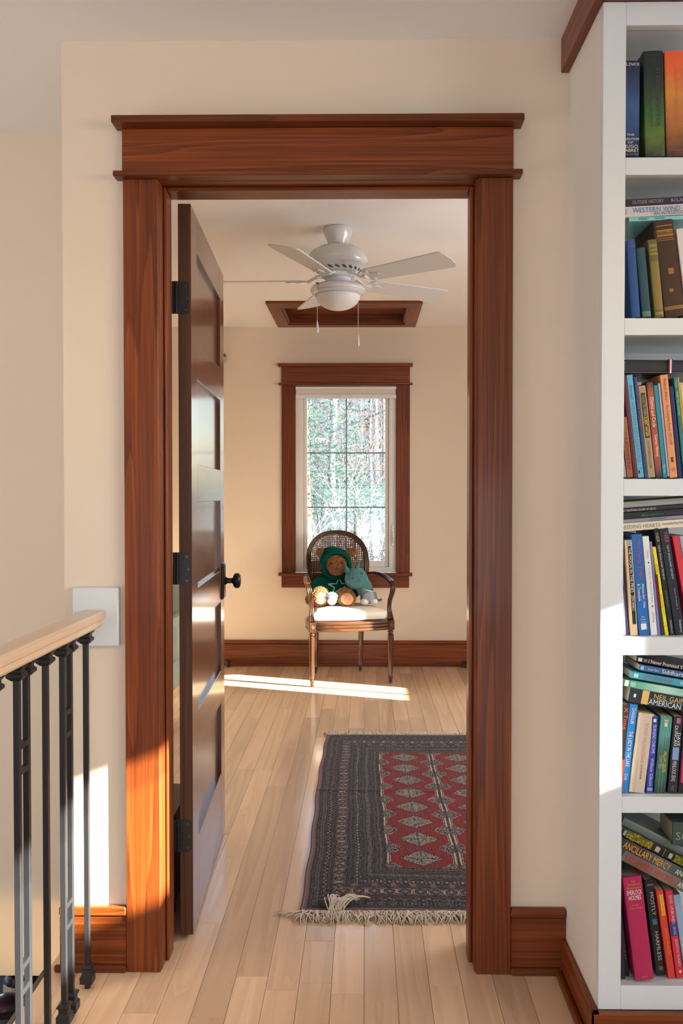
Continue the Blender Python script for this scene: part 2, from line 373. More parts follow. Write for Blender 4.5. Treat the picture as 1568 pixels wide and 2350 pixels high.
# ---------------------------------------------------------------- baseboards
def baseboard(name, x0, x1, yw, side=-1, h=.170, t=.014, ends=0):
    """along X, on a wall whose face is y=yw; the board stands on the side given"""
    p = sempty(name); s = side
    MB().box(x0, yw+s*.0002, h-.024, x1, yw+s*(t+.007), h, .004).build('cap_moulding', cherry('x'), p)
    MB().box(x0, yw+s*.0002, .0, x1, yw+s*t, h-.0265, .002).build('board', cherry('x'), p)
    MB().box(x0-(.012 if ends & 1 else 0), yw+s*(t+.0002), .0, x1, yw+s*(t+.013), .019, .004).build('shoe', cherry('x'), p)
    return p
def baseboard_y(name, y0, y1, xw, side=-1, h=.170, t=.014):
    p = sempty(name); s = side
    MB().box(xw+s*.0002, y0, h-.024, xw+s*(t+.007), y1, h, .004).build('cap_moulding', cherry('y'), p)
    MB().box(xw+s*.0002, y0, .0, xw+s*t, y1, h-.0265, .002).build('board', cherry('y'), p)
    MB().box(xw+s*(t+.0002), y0, .0, xw+s*(t+.013), y1, .019, .004).build('shoe', cherry('y'), p)
    return p
baseboard('baseboard_hall_left', -.7925, -.617, 2.307, ends=1)
baseboard('baseboard_hall_right', .379, .5220, 2.307, ends=0)
p = sempty('baseboard_bookcase_side')
MB().box(BX-.0145, 1.9565, 0, BX-.0003, 2.2926, .0915, .0015).build('board', cherry('y'), p)
MB().box(BX-.030, 1.941, 0, BX-.0147, 2.279, .019, .004).build('shoe', cherry('y'), p)
p = sempty('baseboard_bookcase_front')
MB().box(BX-.0145, 1.9563, 0, 1.7, 1.9768, .0915, .0015).build('board', cherry('x'), p)
MB().box(BX-.0145, 1.941, 0, 1.7, 1.9561, .019, .004).build('shoe', cherry('x'), p)
baseboard('baseboard_far', -1.9, 2.02, FY, h=.186, t=.015)
baseboard_y('baseboard_room_right', 2.45, FY-.03, 2.0198)
# crown on the bookcase corner
board('trim_15', BX-.0205, 1.955, 2.315, BX-.0003, 2.3066, ZH-.0005, 'y'); board('trim_16', BX-.0003, 1.955, 2.315, 1.7, 1.9768, ZH-.0005, 'x')
# ---------------------------------------------------------------- door, five panels
dr = sempty('door_1'); DT = .0355; DW = .806; D0, D1 = .010, 2.040
dr.location = (-.4775, 2.468, 0); dr.rotation_euler = (0, 0, math.radians(92.65))
# local: x along the door from the hinge edge, y: + towards the left (away from the opening)
ST = .118
MB().box(0, 0, D0, ST, DT, D1, .0012).build('stile', door_wood('z'), dr)
MB().box(DW-.108, 0, D0, DW, DT, D1, .0012).build('stile', door_wood('z'), dr)
MB().box(-.0009, .0006, D0+.001, -.0001, DT-.0006, D1-.001).build('hinge_edge_band', edge_wood('z'), dr)
rails = [(D0, .247), (.498, .612), (.858, .970), (1.218, 1.327), (1.573, 1.688), (1.934, D1)]
for a, b in rails: MB().box(ST+.0002, .0002, a, DW-.1082, DT-.0002, b, .001).build('rail', door_wood('x'), dr)
for (a, b), (c, d) in zip(rails, rails[1:]):
    MB().box(ST+.0004, .012, b+.0002, DW-.1084, DT-.012, c-.0002).build('panel', door_wood('z'), dr)
for z in (.290, 1.0355, 1.782):
    h = MB(); h.box(-.0030, .002, z-.044, -.0010, .0285, z+.044, .0005)
    # round the outer corners by adding quarter cylinders is unnecessary at this size: the leaf is an octagon
    h = MB(); r = .011; zz0, zz1, y0, y1 = z-.0445, z+.0445, .0045, .0345
    pts = [(y1, zz0), (y1, zz1)]
    pts = []
    for (cy, cz, a0) in ((y0+r, zz0+r, 180),):
        for i in range(6): a = math.radians(a0+90*i/5); pts.append((cy+r*math.cos(a), cz+r*math.sin(a)))
    pts += [(y1, zz0), (y1, zz1)]
    for i in range(6): a = math.radians(90+90*i/5); pts.append((y0+r+r*math.cos(a), zz1-r+r*math.sin(a)))
    h.prism(pts, 'x', -.0032, -.0010)
    hg = h.build('hinge', plain('oil_rubbed_hinge', (.012, .012, .012), .45, .4), dr)
    for q in range(5):
        MB().lathe([(.0048, z-.0445+q*.0178+.0006), (.0048, z-.0445+(q+1)*.0178-.0006)], (-.0052, .0395, 0), 12).build('knuckle', plain('oil_rubbed_hinge', (.012, .012, .012), .45, .4), hg, smooth=False)
    for (sy, sz) in ((.014, .033), (.0095, -.002), (.014, -.034)):
        MB().lathe([(.0036, -.0040), (.0030, -.0033), (.0036, -.0031)], (0, sy, z+sz), 10, 'x').build('screw', plain('screw_black', (.03, .03, .03), .3), hg)
    MB().box(-.0055, .034, z-.0445, -.0025, .052, z+.0445).build('jamb_leaf', plain('oil_rubbed_hinge', (.012, .012, .012), .45, .4), hg)
kx, kz = .748, .929
kb = MB(); 
for (d, e, t0, t1) in ((0, 0, -.0001, -.005), (.004, .005, -.005, -.009)): kb.box(kx-.032+d, t1, kz-.066+e, kx+.032-d, t0, kz+.066-e, .002)
kn = kb.build('knob_plate', BRONZE, dr)
MB().lathe([(.014, -.0092), (.014, -.014), (.010, -.018), (.009, -.034), (.013, -.038), (.024, -.042), (.028, -.050), (.0275, -.058), (.022, -.064), (.012, -.066)], (kx, 0, kz), 28, 'y').build('knob', BRONZE, kn, smooth=True, angle=40)
MB().lathe([(.014, DT+.0001), (.009, DT+.02), (.009, DT+.034), (.024, DT+.042), (.027, DT+.055), (.012, DT+.066)][::-1], (kx, 0, kz), 24, 'y').build('knob', BRONZE, kn, smooth=True, angle=40)
MB().box(kx-.032, DT+.0001, kz-.066, kx+.032, DT+.006, kz+.066, .002).build('knob_plate', BRONZE, dr)
# ---------------------------------------------------------------- far window
w1 = sempty('window_1'); TY = 6.430
def wb(name, x0, z0, x1, z1, yf, yb=FY-.0003, ax='x', b=.0015): return MB().box(x0, yf, z0, x1, yb, z1, b).build(name, cherry(ax), w1)
wb('head_cap', -.6165, 2.157, .3475, 2.1795, 6.405); wb('head_board', -.595, 2.0412, .328, 2.1568, TY); wb('head_fillet', -.6155, 2.0265, .347, 2.041, 6.412)
wb('side_casing', -.594, .6765, -.5003, 2.0263, TY, ax='z'); wb('side_casing', .2356, .6765, .3281, 2.0263, TY, ax='z')
wb('sill', -.616, .6555, .346, .6763, 6.395); wb('apron', -.597, .5685, .3237, .6553, TY)
# jamb liner in stained wood, then the white frame, sash, muntins, glass
lin_ = MB(); lin_.box(-.5049, FY-.0150, .677, -.4975, 6.50, 2.0219).box(.2325, FY-.0150, .677, .2419, 6.50, 2.0219).box(-.4973, FY-.015, 2.0145, .2323, 6.50, 2.0219)
lin_.build('jamb_liner', cherry('z'), w1)
fr = MB(); fr.box(-.4970, 6.455, .6772, -.440, 6.56, 2.014, .003).box(.1795, 6.455, .6772, .232, 6.56, 2.014, .003).box(-.4398, 6.455, .6772, .1793, 6.56, .716, .003).box(-.4398, 6.455, 1.985, .1793, 6.56, 2.014, .003)
fr.build('frame', WINW, w1)
sa = MB(); sa.box(-.4396, 6.475, .7162, WX0, 6.54, 1.9848, .004).box(WX1, 6.475, .7162, .1791, 6.54, 1.9848, .004).box(WX0+.0002, 6.475, .7162, WX1-.0002, 6.54, WZ0, .004).box(WX0+.0002, 6.475, WZ1, WX1-.0002, 6.54, 1.9848, .004)
sash = sa.build('sash', WINW, w1)
gm = plain('grey_muntin', (.20, .22, .28), .5)
MB().box(-.1328, 6.497, WZ0, -.1242, 6.512, WZ1).build('muntin', gm, w1)
for z in (1.5425, 1.1475):
    MB().box(WX0, 6.4975, z-.0043, -.1330, 6.5115, z+.0043).build('muntin', gm, w1); MB().box(-.1240, 6.4975, z-.0043, WX1, 6.5115, z+.0043).build('muntin', gm, w1)
zs = [WZ0, 1.1475, 1.5425, WZ1]
for i in range(3):
    for (a, b) in ((WX0, -.1285), (-.1285, WX1)): MB().box(a, 6.515, zs[i], b, 6.519, zs[i+1]).build('pane', GLASS, w1)
h = MB(); h.sweep([(.205, 6.452, .885), (.212, 6.440, .90), (.213, 6.436, .93), (.207, 6.438, .965), (.205, 6.452, .975)], [(-.005, -.004), (.005, -.004), (.005, .004), (-.005, .004)], up=(0, 1, 0)); h.box(.199, 6.445, .87, .216, 6.4548, 1.02, .002)
h.build('latch_handle', WINW, w1)
# raised shade
sh = thing('roller_shade', 'white window shade folded up under the head of the far window', 'shade', (-.132, 6.42, 1.93))
MB().box(-.360, -.012, .062, .362, .03, .0835, .002).build('head_rail', WINW, sh); MB().box(-.356, -.008, .030, .357, .028, .0615, .002).build('fabric_stack', plain('cellular_shade_fabric', (.74, .69, .66), .8), sh)
br = MB().box(-.360, -.014, .000, .361, .03, .0298, .003).build('bottom_rail', WINW, sh)
pl = MB(); pl.prism([(-.045, .0002), (.045, .0002), (.030, .012), (-.030, .012)][::-1], 'y', -.0, -.0) if False else None
MB().box(-.040, -.026, .010, .040, -.0142, .026, .004).build('pull_tab', WINW, br)
# ---------------------------------------------------------------- attic hatch on the ceiling
ah = thing('attic_hatch', 'stained wood framed hatch set in the white ceiling above the window', 'hatch', (-.1225, 6.02, ZC))
def hx(x): return x+.1225
def hy(y): return y-6.02
c = cherry('x'); cy_ = cherry('y')
MB().box(hx(-.616), hy(5.585), -.016, hx(.365), hy(5.734), -.0003, .0015).build('frame_board', c, ah); MB().box(hx(-.616), hy(6.306), -.016, hx(.365), hy(6.388), -.0003, .0015).build('frame_board', c, ah)
MB().box(hx(-.616), hy(5.7342), -.016, hx(-.531), hy(6.3058), -.0003, .0015).build('frame_board', cy_, ah); MB().box(hx(.2865), hy(5.7342), -.016, hx(.365), hy(6.3058), -.0003, .0015).build('frame_board', cy_, ah)
well = MB(); well.box(hx(HX0), hy(HY0), -.0, hx(HX0+.012), hy(HY1), .12).box(hx(HX1-.012), hy(HY0), 0, hx(HX1), hy(HY1), .12).box(hx(HX0+.012), hy(HY0), 0, hx(HX1-.012), hy(HY0+.012), .12).box(hx(HX0+.012), hy(HY1-.012), 0, hx(HX1-.012), hy(HY1), .12)
well.build('well_lining', c, ah); MB().box(hx(HX0), hy(HY0), .06, hx(HX1), hy(HY1), .075).build('hatch_panel', c, ah)
# small black door bumpers at the far baseboard
RUB = plain('black_rubber', (.012, .012, .013), .6)
for x, l in ((-.980, 'short black cylinder on the floor at the far baseboard, left beside the open door'), (.719, 'short black cylinder on the floor at the far baseboard, at the right door jamb')):
    t = thing('floor_bumper', l, 'doorstop', (x, 6.392, 0), 0, None)
    MB().lathe([(.0155, 0), (.0155, .028), (.013, .031)], (0, 0, 0), 16).build('rubber_body', RUB, t); MB().lathe([(.0165, .031), (.0165, .043), (.014, .045)], (0, 0, 0), 16).build('cap', RUB, t)
t = thing('wall_shelf', 'end of a small brown wooden shelf on the far wall beside the open door', 'shelf', (-1.10, 6.40, 2.232))
MB().box(-.12, -.03, -.0, .1075, .0465, .014, .001).build('shelf_board', cherry('x'), t); MB().box(-.10, .0, -.05, .085, .0465, -.0002, .001).build('bracket', cherry('x'), t)
# ================================================================ HANDRAIL AND BALUSTERS
RX0, RX1, RZ = -.7255, -.6640, .9425
hr = thing('handrail', 'pale maple handrail running along the stair opening into a white wall block', 'handrail', (-.695, 1.0, .90))
def L(x): return x+.695
rp = [(L(RX0)+.006, .0425), (L(RX1)-.006, .0425), (L(RX1)-.001, .038), (L(RX1), .031), (L(RX1)-.001, .024), (L(RX1)-.009, .018), (L(RX1)-.0095, .006), (L(RX1)-.014, 0), (L(RX0)+.014, 0), (L(RX0)+.0095, .006), (L(RX0)+.009, .018), (L(RX0)+.001, .024), (L(RX0), .031), (L(RX0)+.001, .038)]
MB().prism([(z, x) for (x, z) in rp], 'y', -1.6, 1.2863).build('rail', rail_maple('y'), hr)
MB().box(L(-.7515), 1.2866, -.0515, L(-.6335), 1.3066, .1005, .003).build('wall_block', WHITE, hr, smooth=False)
def baluster(y, kind, n, label):
    t = thing('baluster', label, 'baluster', (-.695, y, 0), 0, 'black iron balusters under the handrail')
    ys = (0,) if kind == 1 else (-.0245, .0245); w = .0063
    for yy in ys:
        MB().box(-w, yy-w, .0, w, yy+w, .8985, .0008).build('bar', BLACKM, t)
        f = MB()      # floor collar: two stacked flared blocks
        for (z0, z1, a, b) in ((.016, .034, .0155, .0155), (.034, .040, .0155, .011), (.040, .050, .011, .011), (.050, .056, .011, .0155), (.056, .062, .0155, .009)):
            f.prism([(0, 0)], 'z', 0, 0) if False else None
            vs = [(-a, yy-a, z0), (a, yy-a, z0), (a, yy+a, z0), (-a, yy+a, z0), (-b, yy-b, z1), (b, yy-b, z1), (b, yy+b, z1), (-b, yy+b, z1)]
            f.add(vs, [(0,3,2,1),(4,5,6,7),(0,1,5,4),(1,2,6,5),(2,3,7,6),(3,0,4,7)])
        f.build('floor_collar', BLACKM, t)
        f = MB()
        for (z0, z1, a, b) in ((.868, .876, .0085, .0165), (.876, .882, .0165, .0165), (.882, .886, .0165, .012), (.886, .891, .012, .012), (.891, .8988, .012, .0185)):
            vs = [(-a, yy-a, z0), (a, yy-a, z0), (a, yy+a, z0), (-a, yy+a, z0), (-b, yy-b, z1), (b, yy-b, z1), (b, yy+b, z1), (-b, yy+b, z1)]
            f.add(vs, [(0,3,2,1),(4,5,6,7),(0,1,5,4),(1,2,6,5),(2,3,7,6),(3,0,4,7)])
        f.build('top_collar', BLACKM, t)
    if kind == 2:
        for z in (.733, .681, .283, .232): MB().box(-w*.9, -.0180, z-.006, w*.9, .0180, z+.006, .0006).build('rung', BLACKM, t)
    return t
for y, k, l in ((2.214, 1, 'single black iron baluster nearest the wall, its foot standing on the maple floor'), (2.066, 2, 'twin-bar black iron baluster with short rungs, nearest the wall of the two'),
                (1.932, 1, 'single black iron baluster between the two twin-bar ones'), (1.797, 2, 'twin-bar black iron baluster with short rungs, at the left edge of the photo'),
                (1.655, 1, 'black iron baluster cut off by the left photo edge, only its top collar showing')): baluster(y, k, 0, l)
# shoes on the lower landing
for i, (x, y, rz, l) in enumerate(((-1.205, 3.075, -.20, 'dark purple slip-on clog with a cream insole, lying on the lower grey landing'), (-1.085, 3.15, -.15, 'dark clog behind the first one on the lower grey landing, mostly hidden'))):
    t = thing('clog', l, 'shoe', (x, y, -.52), rz, None); t.scale = (1.15, 1.0, 1.1)
    so_ = [(.0, -.135), (.04, -.12), (.05, -.07), (.043, 0), (.036, .06), (.036, .1), (.0, .135), (-.034, .1), (-.034, .06), (-.040, 0), (-.05, -.07), (-.042, -.12)]
    MB().prism(so_, 'z', 0, .022).build('sole', plain('clog_sole', (.02, .012, .02), .5), t)
    MB().ell((0, -.082, .022), (.051, .055, .026), 20, 12).build('toe_upper', plain('clog_purple', (.045, .012, .03), .35, coat=.3), t, smooth=True)
    r = MB(); r.tube([(.040*math.sin(a), .045+.085*-math.cos(a), .055+.010*math.cos(a)) for a in np.linspace(0, 2*PI, 25)], .013, 8); r.build('collar', plain('clog_collar', (.03, .015, .03), .6), t, smooth=True)
    MB().prism([(p*.78, q*.62+.035) for p, q in so_], 'z', .023, .058).build('insole', plain('cream_insole', (.50, .44, .33), .8), t)
# storage case and armchair glimpsed through the slit behind the door
t = thing('storage_case', 'dark blue-grey storage case with lid standing in the slit behind the door hinges', 'case', (-.612, 2.74, 0))
cm = plain('case_blue_grey', (.06, .07, .11), .35)
MB().box(-.055, -.14, .035, .055, .14, .27, .004).build('body', cm, t); MB().box(-.060, -.145, .272, .058, .145, .30, .004).build('lid', cm, t)
for a in (-.035, .035):
    for b in (-.11, .11): MB().lathe([(.016, 0), (.016, .034)], (a, b, 0), 14).build('foot', RUB, t)
t = thing('armchair', 'pale sage upholstered armchair glimpsed in the slit between jamb and door edge', 'armchair', (-1.36, 5.15, 0))
sg = plain('sage_fabric', (.42, .46, .38), .9, .1, bump=.4, bscale=500)
MB().box(-.32, -.33, .14, .32, .33, .30, .03).build('seat_base', sg, t); MB().box(-.22, -.34, .302, .22, .22, .42, .045).build('seat_cushion', sg, t)
MB().box(-.33, .222, .302, .33, .36, .80, .05).build('backrest', sg, t)
for s in (-1, 1): MB().box(s*.225, -.35, .302, s*.34, .22, .55, .04).build('armrest', sg, t)
for a in (-.27, .27):
    for b in (-.28, .28): MB().lathe([(.015, 0), (.024, .139)], (a, b, 0), 10).build('leg', walnut('z'), t)
# ================================================================ CEILING FAN
FX, FYY = -.119, 4.075
fan = thing('ceiling_fan', 'white five-bladed ceiling fan with a frosted bowl light', 'ceiling fan', (FX, FYY, ZC-.0005)); Z = -ZC
def lz(*p): return [(r, z+Z) for r, z in p][::-1]
MB().lathe(lz((.066, 2.446), (.068, 2.440), (.066, 2.425), (.056, 2.405), (.048, 2.388), (.045, 2.374), (.043, 2.370)), (0, 0, 0), 40).build('canopy', FANW, fan, smooth=True, angle=40)
MB().lathe([(.036, 2.368+Z), (.036, 2.372+Z)], (0, 0, 0), 24).build('shadow_gap', DARK, fan)
MB().lathe(lz((.03, 2.3695), (.055, 2.3680), (.088, 2.358), (.115, 2.342), (.130, 2.325), (.1365, 2.305), (.136, 2.292), (.129, 2.283), (.131, 2.278), (.121, 2.272), (.110, 2.268), (.103, 2.258), (.095, 2.250), (.085, 2.243)), (0, 0, 0), 48).build('motor_housing', FANW, fan, smooth=True, angle=50)
vm = plain('vent_dark', (.10, .11, .12), .7)
vp = MB().ell((0, 0, 0), (.0058, .0135, .0022), 14, 8).mesh('vent_slot'); vp.materials.append(vm)
for k in range(20):
    a = 2*PI*k/20; o = bpy.data.objects.new('vent_slot', vp); COL.objects.link(o); o.parent = fan
    n = Vector((math.cos(a), math.sin(a), -1.1)).normalized()
    o.location = (math.cos(a)*.1000, math.sin(a)*.1000, 2.2545+Z)
    o.rotation_euler = (n.to_track_quat('Z', 'Y').to_matrix() @ Matrix.Rotation(1.0, 3, 'Z')).to_euler()
MB().lathe(lz((.075, 2.2425), (.078, 2.238), (.074, 2.226), (.060, 2.222)), (0, 0, 0), 40).build('blade_hub', FANW, fan, smooth=True, angle=40)
MB().lathe(lz((.057, 2.2215), (.057, 2.199)), (0, 0, 0), 36).build('switch_housing', plain('grey_white_enamel', (.62, .64, .67), .3), fan, smooth=True, angle=40)
MB().lathe(lz((.055, 2.1985), (.095, 2.192), (.118, 2.181), (.126, 2.170), (.124, 2.162), (.116, 2.158), (.118, 2.154), (.109, 2.146), (.100, 2.146)), (0, 0, 0), 48).build('light_fitter', FANW, fan, smooth=True, angle=50)
MB().lathe([(.0995*math.cos(a)+.002, 2.1455-.068*math.sin(a)+Z) for a in np.linspace(PI/2, 0, 14)], (0, 0, 0), 48).build('glass_bowl', plain('frosted_white_glass', (.70, .685, .66), .45, .4), fan, smooth=True)
for k in range(5):
    ang = math.radians(-38+72*k); M = Matrix.Rotation(ang, 4, 'Z'); pitch = Matrix.Rotation(math.radians(-13), 4, 'X')
    out = []                                            # blade outline, root to tip
    r0, r1 = .165, .600
    w0, w1 = .052, .070
    pts = [(r0, -w0+.012), (r0+.012, -w0)]
    pts += [(r1-.025, -w1), (r1-.008, -w1+.008), (r1, -w1+.028), (r1+.006, 0), (r1, w1-.028), (r1-.008, w1-.008), (r1-.025, w1), (r0+.012, w0), (r0, w0-.012)]
    Mb = M @ Matrix.Translation((0, 0, 2.212+Z)) @ pitch
    bl = MB(Mb).prism(pts, 'z', -.003, .003).build('blade', BLADEW, fan)
    ir = MB(M)
    ir.sweep([(.07, 0, 2.232+Z), (.095, 0, 2.229+Z), (.12, 0, 2.217+Z), (.14, 0, 2.205+Z), (.17, 0, 2.2035+Z)], [(-.016, -.004), (.016, -.004), (.016, .004), (-.016, .004)], scale=[1.3, 1, .8, .9, 1.3])
    ir.build('blade_iron', FANW, fan)
    i2 = MB(Mb); i2.prism([(.150, -.020), (.175, -.043), (.195, -.043), (.192, -.020), (.235, -.010), (.240, 0), (.235, .010), (.192, .020), (.195, .043), (.175, .043), (.150, .020)], 'z', -.0075, -.0032)
    for (a, b) in ((.184, -.034), (.184, .034), (.228, 0)): i2.lathe([(.005, -.0095), (.005, -.0074)], (a, b, 0), 10)
    i2.build('blade_bracket', FANW, fan, smooth=False)
chm = plain('chain_brass_white', (.62, .56, .47), .3, metal=.4)
for (px_, py_, zt, zb) in ((-.0895, -.088, 2.175, 2.010), (.092, -.020, 2.150, 1.962)):
    ch = MB(); n = int((zt-zb)/.0042)
    for i in range(n): ch.ell((px_, py_, zt-i*.0042+Z), .0019, 6, 4)
    c_ = ch.build('pull_chain', chm, fan, smooth=True)
    MB().lathe(lz((.0025, zb+.002), (.004, zb-.008), (.0055, zb-.020), (.0066, zb-.036), (.0060, zb-.046), (.003, zb-.051)), (px_, py_, 0), 16).build('pull_knob', FANW, c_, smooth=True)
MB().lathe([(.007, 2.178+Z), (.007, 2.183+Z)], (-.0895, -.0865, 0), 12).build('chain_grommet', plain('brass_dark', (.2, .14, .08), .4, metal=.6), fan)
# ================================================================ RUG
RX, RY0, RY1, RW = -.190, 2.622, 4.560, 1.255
def rug():
    t = thing('oriental_rug', 'grey and red knotted oriental rug with cream fringes on the maple floor', 'rug', (RX, RY0, 0))
    s = .0029; nu = int(RW/s); nv = int((RY1-RY0)/s)
    U, V = np.meshgrid((np.arange(nu)+.5)*s, (np.arange(nv)+.5)*s)
    lv = RY1-RY0; r = rng.random((nv, nu)); r2 = rng.random((nv, nu))
    P = dict(base=(.066, .046, .051), mauve=(.175, .110, .110), black=(.005, .005, .008), teal=(.085, .105, .115), rose=(.30, .185, .15), cream=(.52, .44, .35), red=(.245, .010, .016), dred=(.12, .004, .009), blue=(.10, .13, .17))
    A = {k: np.array(v) for k, v in P.items()}
    C = np.empty((nv, nu, 3)); C[:] = A['base']
    def put(mask, c, p=1.0): 
        m = mask & (r2 < p) if p < 1 else mask
        C[m] = A[c]
    # border bands measured from the edge: (start, end, style)
    eu = np.minimum(U, RW-U); ev = np.minimum(V, lv-V)*(.258/.312); e = np.minimum(eu, ev); side = eu < ev
    run = np.where(side, V, U); across = e
    put(e < .011, 'mauve'); 
    # speckled grounds
    put((e > .011) & (r < .22), 'teal'); put((e > .011) & (r > .85), 'black')
    lines = [.0165, .026, .045, .052, .068, .078, .084, .128, .134, .146, .152, .176, .184, .196, .214, .222, .236, .249, .255]
    def comb(a0, a1, per, off=0, duty=.5): return (across > a0) & (across < a1) & (((run+off) % per) < per*duty)
    # inner motifs of each band
    k = (np.sin(run*2*PI/.024)*np.sin((across-.035)*2*PI/.019)); b = (across > .026) & (across < .045)
    put(b & (k > .45), 'teal'); put(b & (k < -.5), 'rose', .5); put(b & (np.abs(k) < .12), 'black')
    b = (across > .052) & (across < .068); k = np.sin(run*2*PI/.030+np.where(across > .060, PI, 0)); put(b & (k > .55), 'rose', .8); put(b & (k < -.7), 'black')
    b = (across > .084) & (across < .128); du = (run % .048)-.024; dv = across-.106
    fl_ = np.abs(du)+np.abs(dv)*1.1; put(b & (np.abs(fl_-.018) < .0026), 'black'); put(b & (fl_ < .0075), 'rose', .9); put(b & (fl_ > .0105) & (fl_ < .0150), 'teal', .8)
    put(b & (np.abs(fl_-.028) < .003), 'mauve'); put(b & (np.abs(np.abs(du)-.021) < .0025) & (np.abs(dv) < .012), 'cream', .55); put(b & (np.abs(np.abs(du)-np.abs(dv)) < .0022) & (fl_ > .02), 'rose', .6)
    b = (across > .152) & (across < .176); k = np.sin(run*2*PI/.026)*np.cos((across-.164)*2*PI/.024); put(b & (k > .6), 'cream', .8); put(b & (k < -.55), 'teal'); put(b & (np.abs(k) < .15), 'black')
    b = (across > .196) & (across < .214); k = np.sin(run*2*PI/.018); put(b & (k > .3), 'teal', .8); put(b & (k < -.6), 'rose', .6)
    b = (across > .236) & (across < .249); k = np.sin(run*2*PI/.014); put(b & (k > .2), 'mauve', .9)
    for q in lines:
        wob = .0012*np.sin(run*70+q*900); put(np.abs(across+wob-q) < .00165, 'black', .93)
    # end panels: the wide band with little plant motifs
    bb = ~side & (across > .126) & (across < .16); k = ((run) % .062); put(bb & (np.abs(k-.031) < .009) & (np.abs(across-.143) < .011), 'mauve')
    bb = ~side & (across > .028) & (across < .066); put(bb & (((run) % .034) < .0032), 'teal'); put(bb & (((run+.017) % .034) < .003), 'black')
    # field
    fx0, fx1, fy0, fy1 = .258, RW-.258, .306, lv-.308
    F = (U > fx0) & (U < fx1) & (V > fy0) & (V < fy1)
    cw = (fx1-fx0)/3; rh = (fy1-fy0)/8
    x = (U-fx0)/cw; y = (V-fy0)/rh; cx = (x % 1)-.5; cyy = (y % 1)-.5
    put(F, 'mauve'); put(F & (r < .33), 'black'); put(F & (r > .55) & (r < .78), 'teal'); put(F & (r > .88), 'cream')
    ax, ay = np.abs(cx), np.abs(cyy)
    octo = (ax < .425) & (ay < .475) & ((ax-.20)/.225*.8+(ay/.475) < 1.22) 
    edge = (ax < .445) & (ay < .50) & ((ax-.20)/.235*.8+(ay/.495) < 1.22)
    put(F & edge, 'cream'); put(F & edge & (r2 < .35), 'black')
    put(F & octo, 'red'); put(F & octo & (r > .82), 'dred'); put(F & octo & (np.sin(U*210+V*30) > .85), 'dred', .5)
    dia = ax/.30+ay/.40; 
    put(F & (dia < 1.06), 'black'); put(F & (dia < 1.0), 'mauve')
    chk = ((np.floor(U/s/1).astype(int)//2+np.floor(V/s).astype(int)//2) % 2 == 0)
    put(F & (dia < .97) & chk, 'cream', .85); put(F & (dia < .97) & ~chk, 'teal', .55); put(F & (dia < .97) & (r < .25), 'black')
    put(F & (dia < .36), 'blue'); put(F & (dia < .36) & (r < .35), 'cream'); put(F & (dia < .97) & ((ax < .012) | (ay < .02)), 'black', .5)
    rowg = (ay > .472) & (ax < .28); put(F & rowg, 'mauve'); put(F & rowg & (((U/s).astype(int) // 2) % 2 == 0), 'black')
    put(F & (ax > .485), 'black', .85); put(F & (ax > .452) & (ax < .478) & (ay < .28), 'cream'); put(F & (ax > .445) & (ax < .453) & (ay < .28), 'black')
    # fold line across the rug, a strip darker than the pile
    yy = np.abs(V-1.075-.02*np.sin(U*3)); C[yy < .010] *= .55
    C *= (.66+.24*rng.random((nv, nu, 1)))
    n = nu*nv; gx = np.arange(nu+1)*s; gy = np.arange(nv+1)*s
    GX, GY = np.meshgrid(gx, gy)
    wav = .006*np.sin(GY*3.1+.6)+.0025*np.sin(GY*17)
    GXX = GX+wav*(1-GX/RW); ZZ = .0075+.0012*np.sin(GY*9+GX*4)+.0006*rng.random(GX.shape)
    ZZ += .003*np.exp(-((GY-1.075)/.02)**2)
    co = np.stack([GXX, GY+.004*np.sin(GX*9), ZZ], -1).reshape(-1, 3).astype(np.float32)
    me = bpy.data.meshes.new('pile'); me.vertices.add(len(co)); me.vertices.foreach_set('co', co.ravel())
    i = np.arange(nv)[:, None]*(nu+1)+np.arange(nu)[None, :]; q = np.stack([i, i+1, i+nu+2, i+nu+1], -1).reshape(-1, 4).astype(np.int32)
    me.loops.add(n*4); me.loops.foreach_set('vertex_index', q.ravel()); me.polygons.add(n); me.polygons.foreach_set('loop_start', np.arange(n, dtype=np.int32)*4)
    me.update(calc_edges=True)
    ca = me.color_attributes.new('knot_colour', 'FLOAT_COLOR', 'CORNER')
    col = np.concatenate([C.reshape(-1, 3), np.ones((n, 1))], 1).astype(np.float32); ca.data.foreach_set('color', np.repeat(col, 4, 0).ravel())
    m, nt, b = nmat('wool_pile'); a = nt.nodes.new('ShaderNodeAttribute'); a.attribute_name = 'knot_colour'
    nt.links.new(a.outputs['Color'], b.inputs['Base Color']); b.inputs['Roughness'].default_value = .95; b.inputs['Specular IOR Level'].default_value = .08; b.inputs['Sheen Weight'].default_value = .15
    me.materials.append(m); o = bpy.data.objects.new('pile', me); COL.objects.link(o); o.parent = t
    MB().box(.004, .002, .0004, RW-.004, lv-.002, .0062).build('backing', plain('rug_backing', (.16, .11, .11), .95), t)
    ed = MB(); ed.tube([(.006*math.sin(y*3.1+.6)+.0025*math.sin(y*17), y, .0055) for y in np.linspace(0, lv, 160)], .0052, 6)
    ed.build('selvedge', plain('mauve_wool', (.19, .125, .125), .95, bump=.6, bscale=700), t, smooth=True)
    # fringes: each strand a thin twisted tassel
    fm = plain('cream_cotton_fringe', (.66, .58, .46), .95, .1)
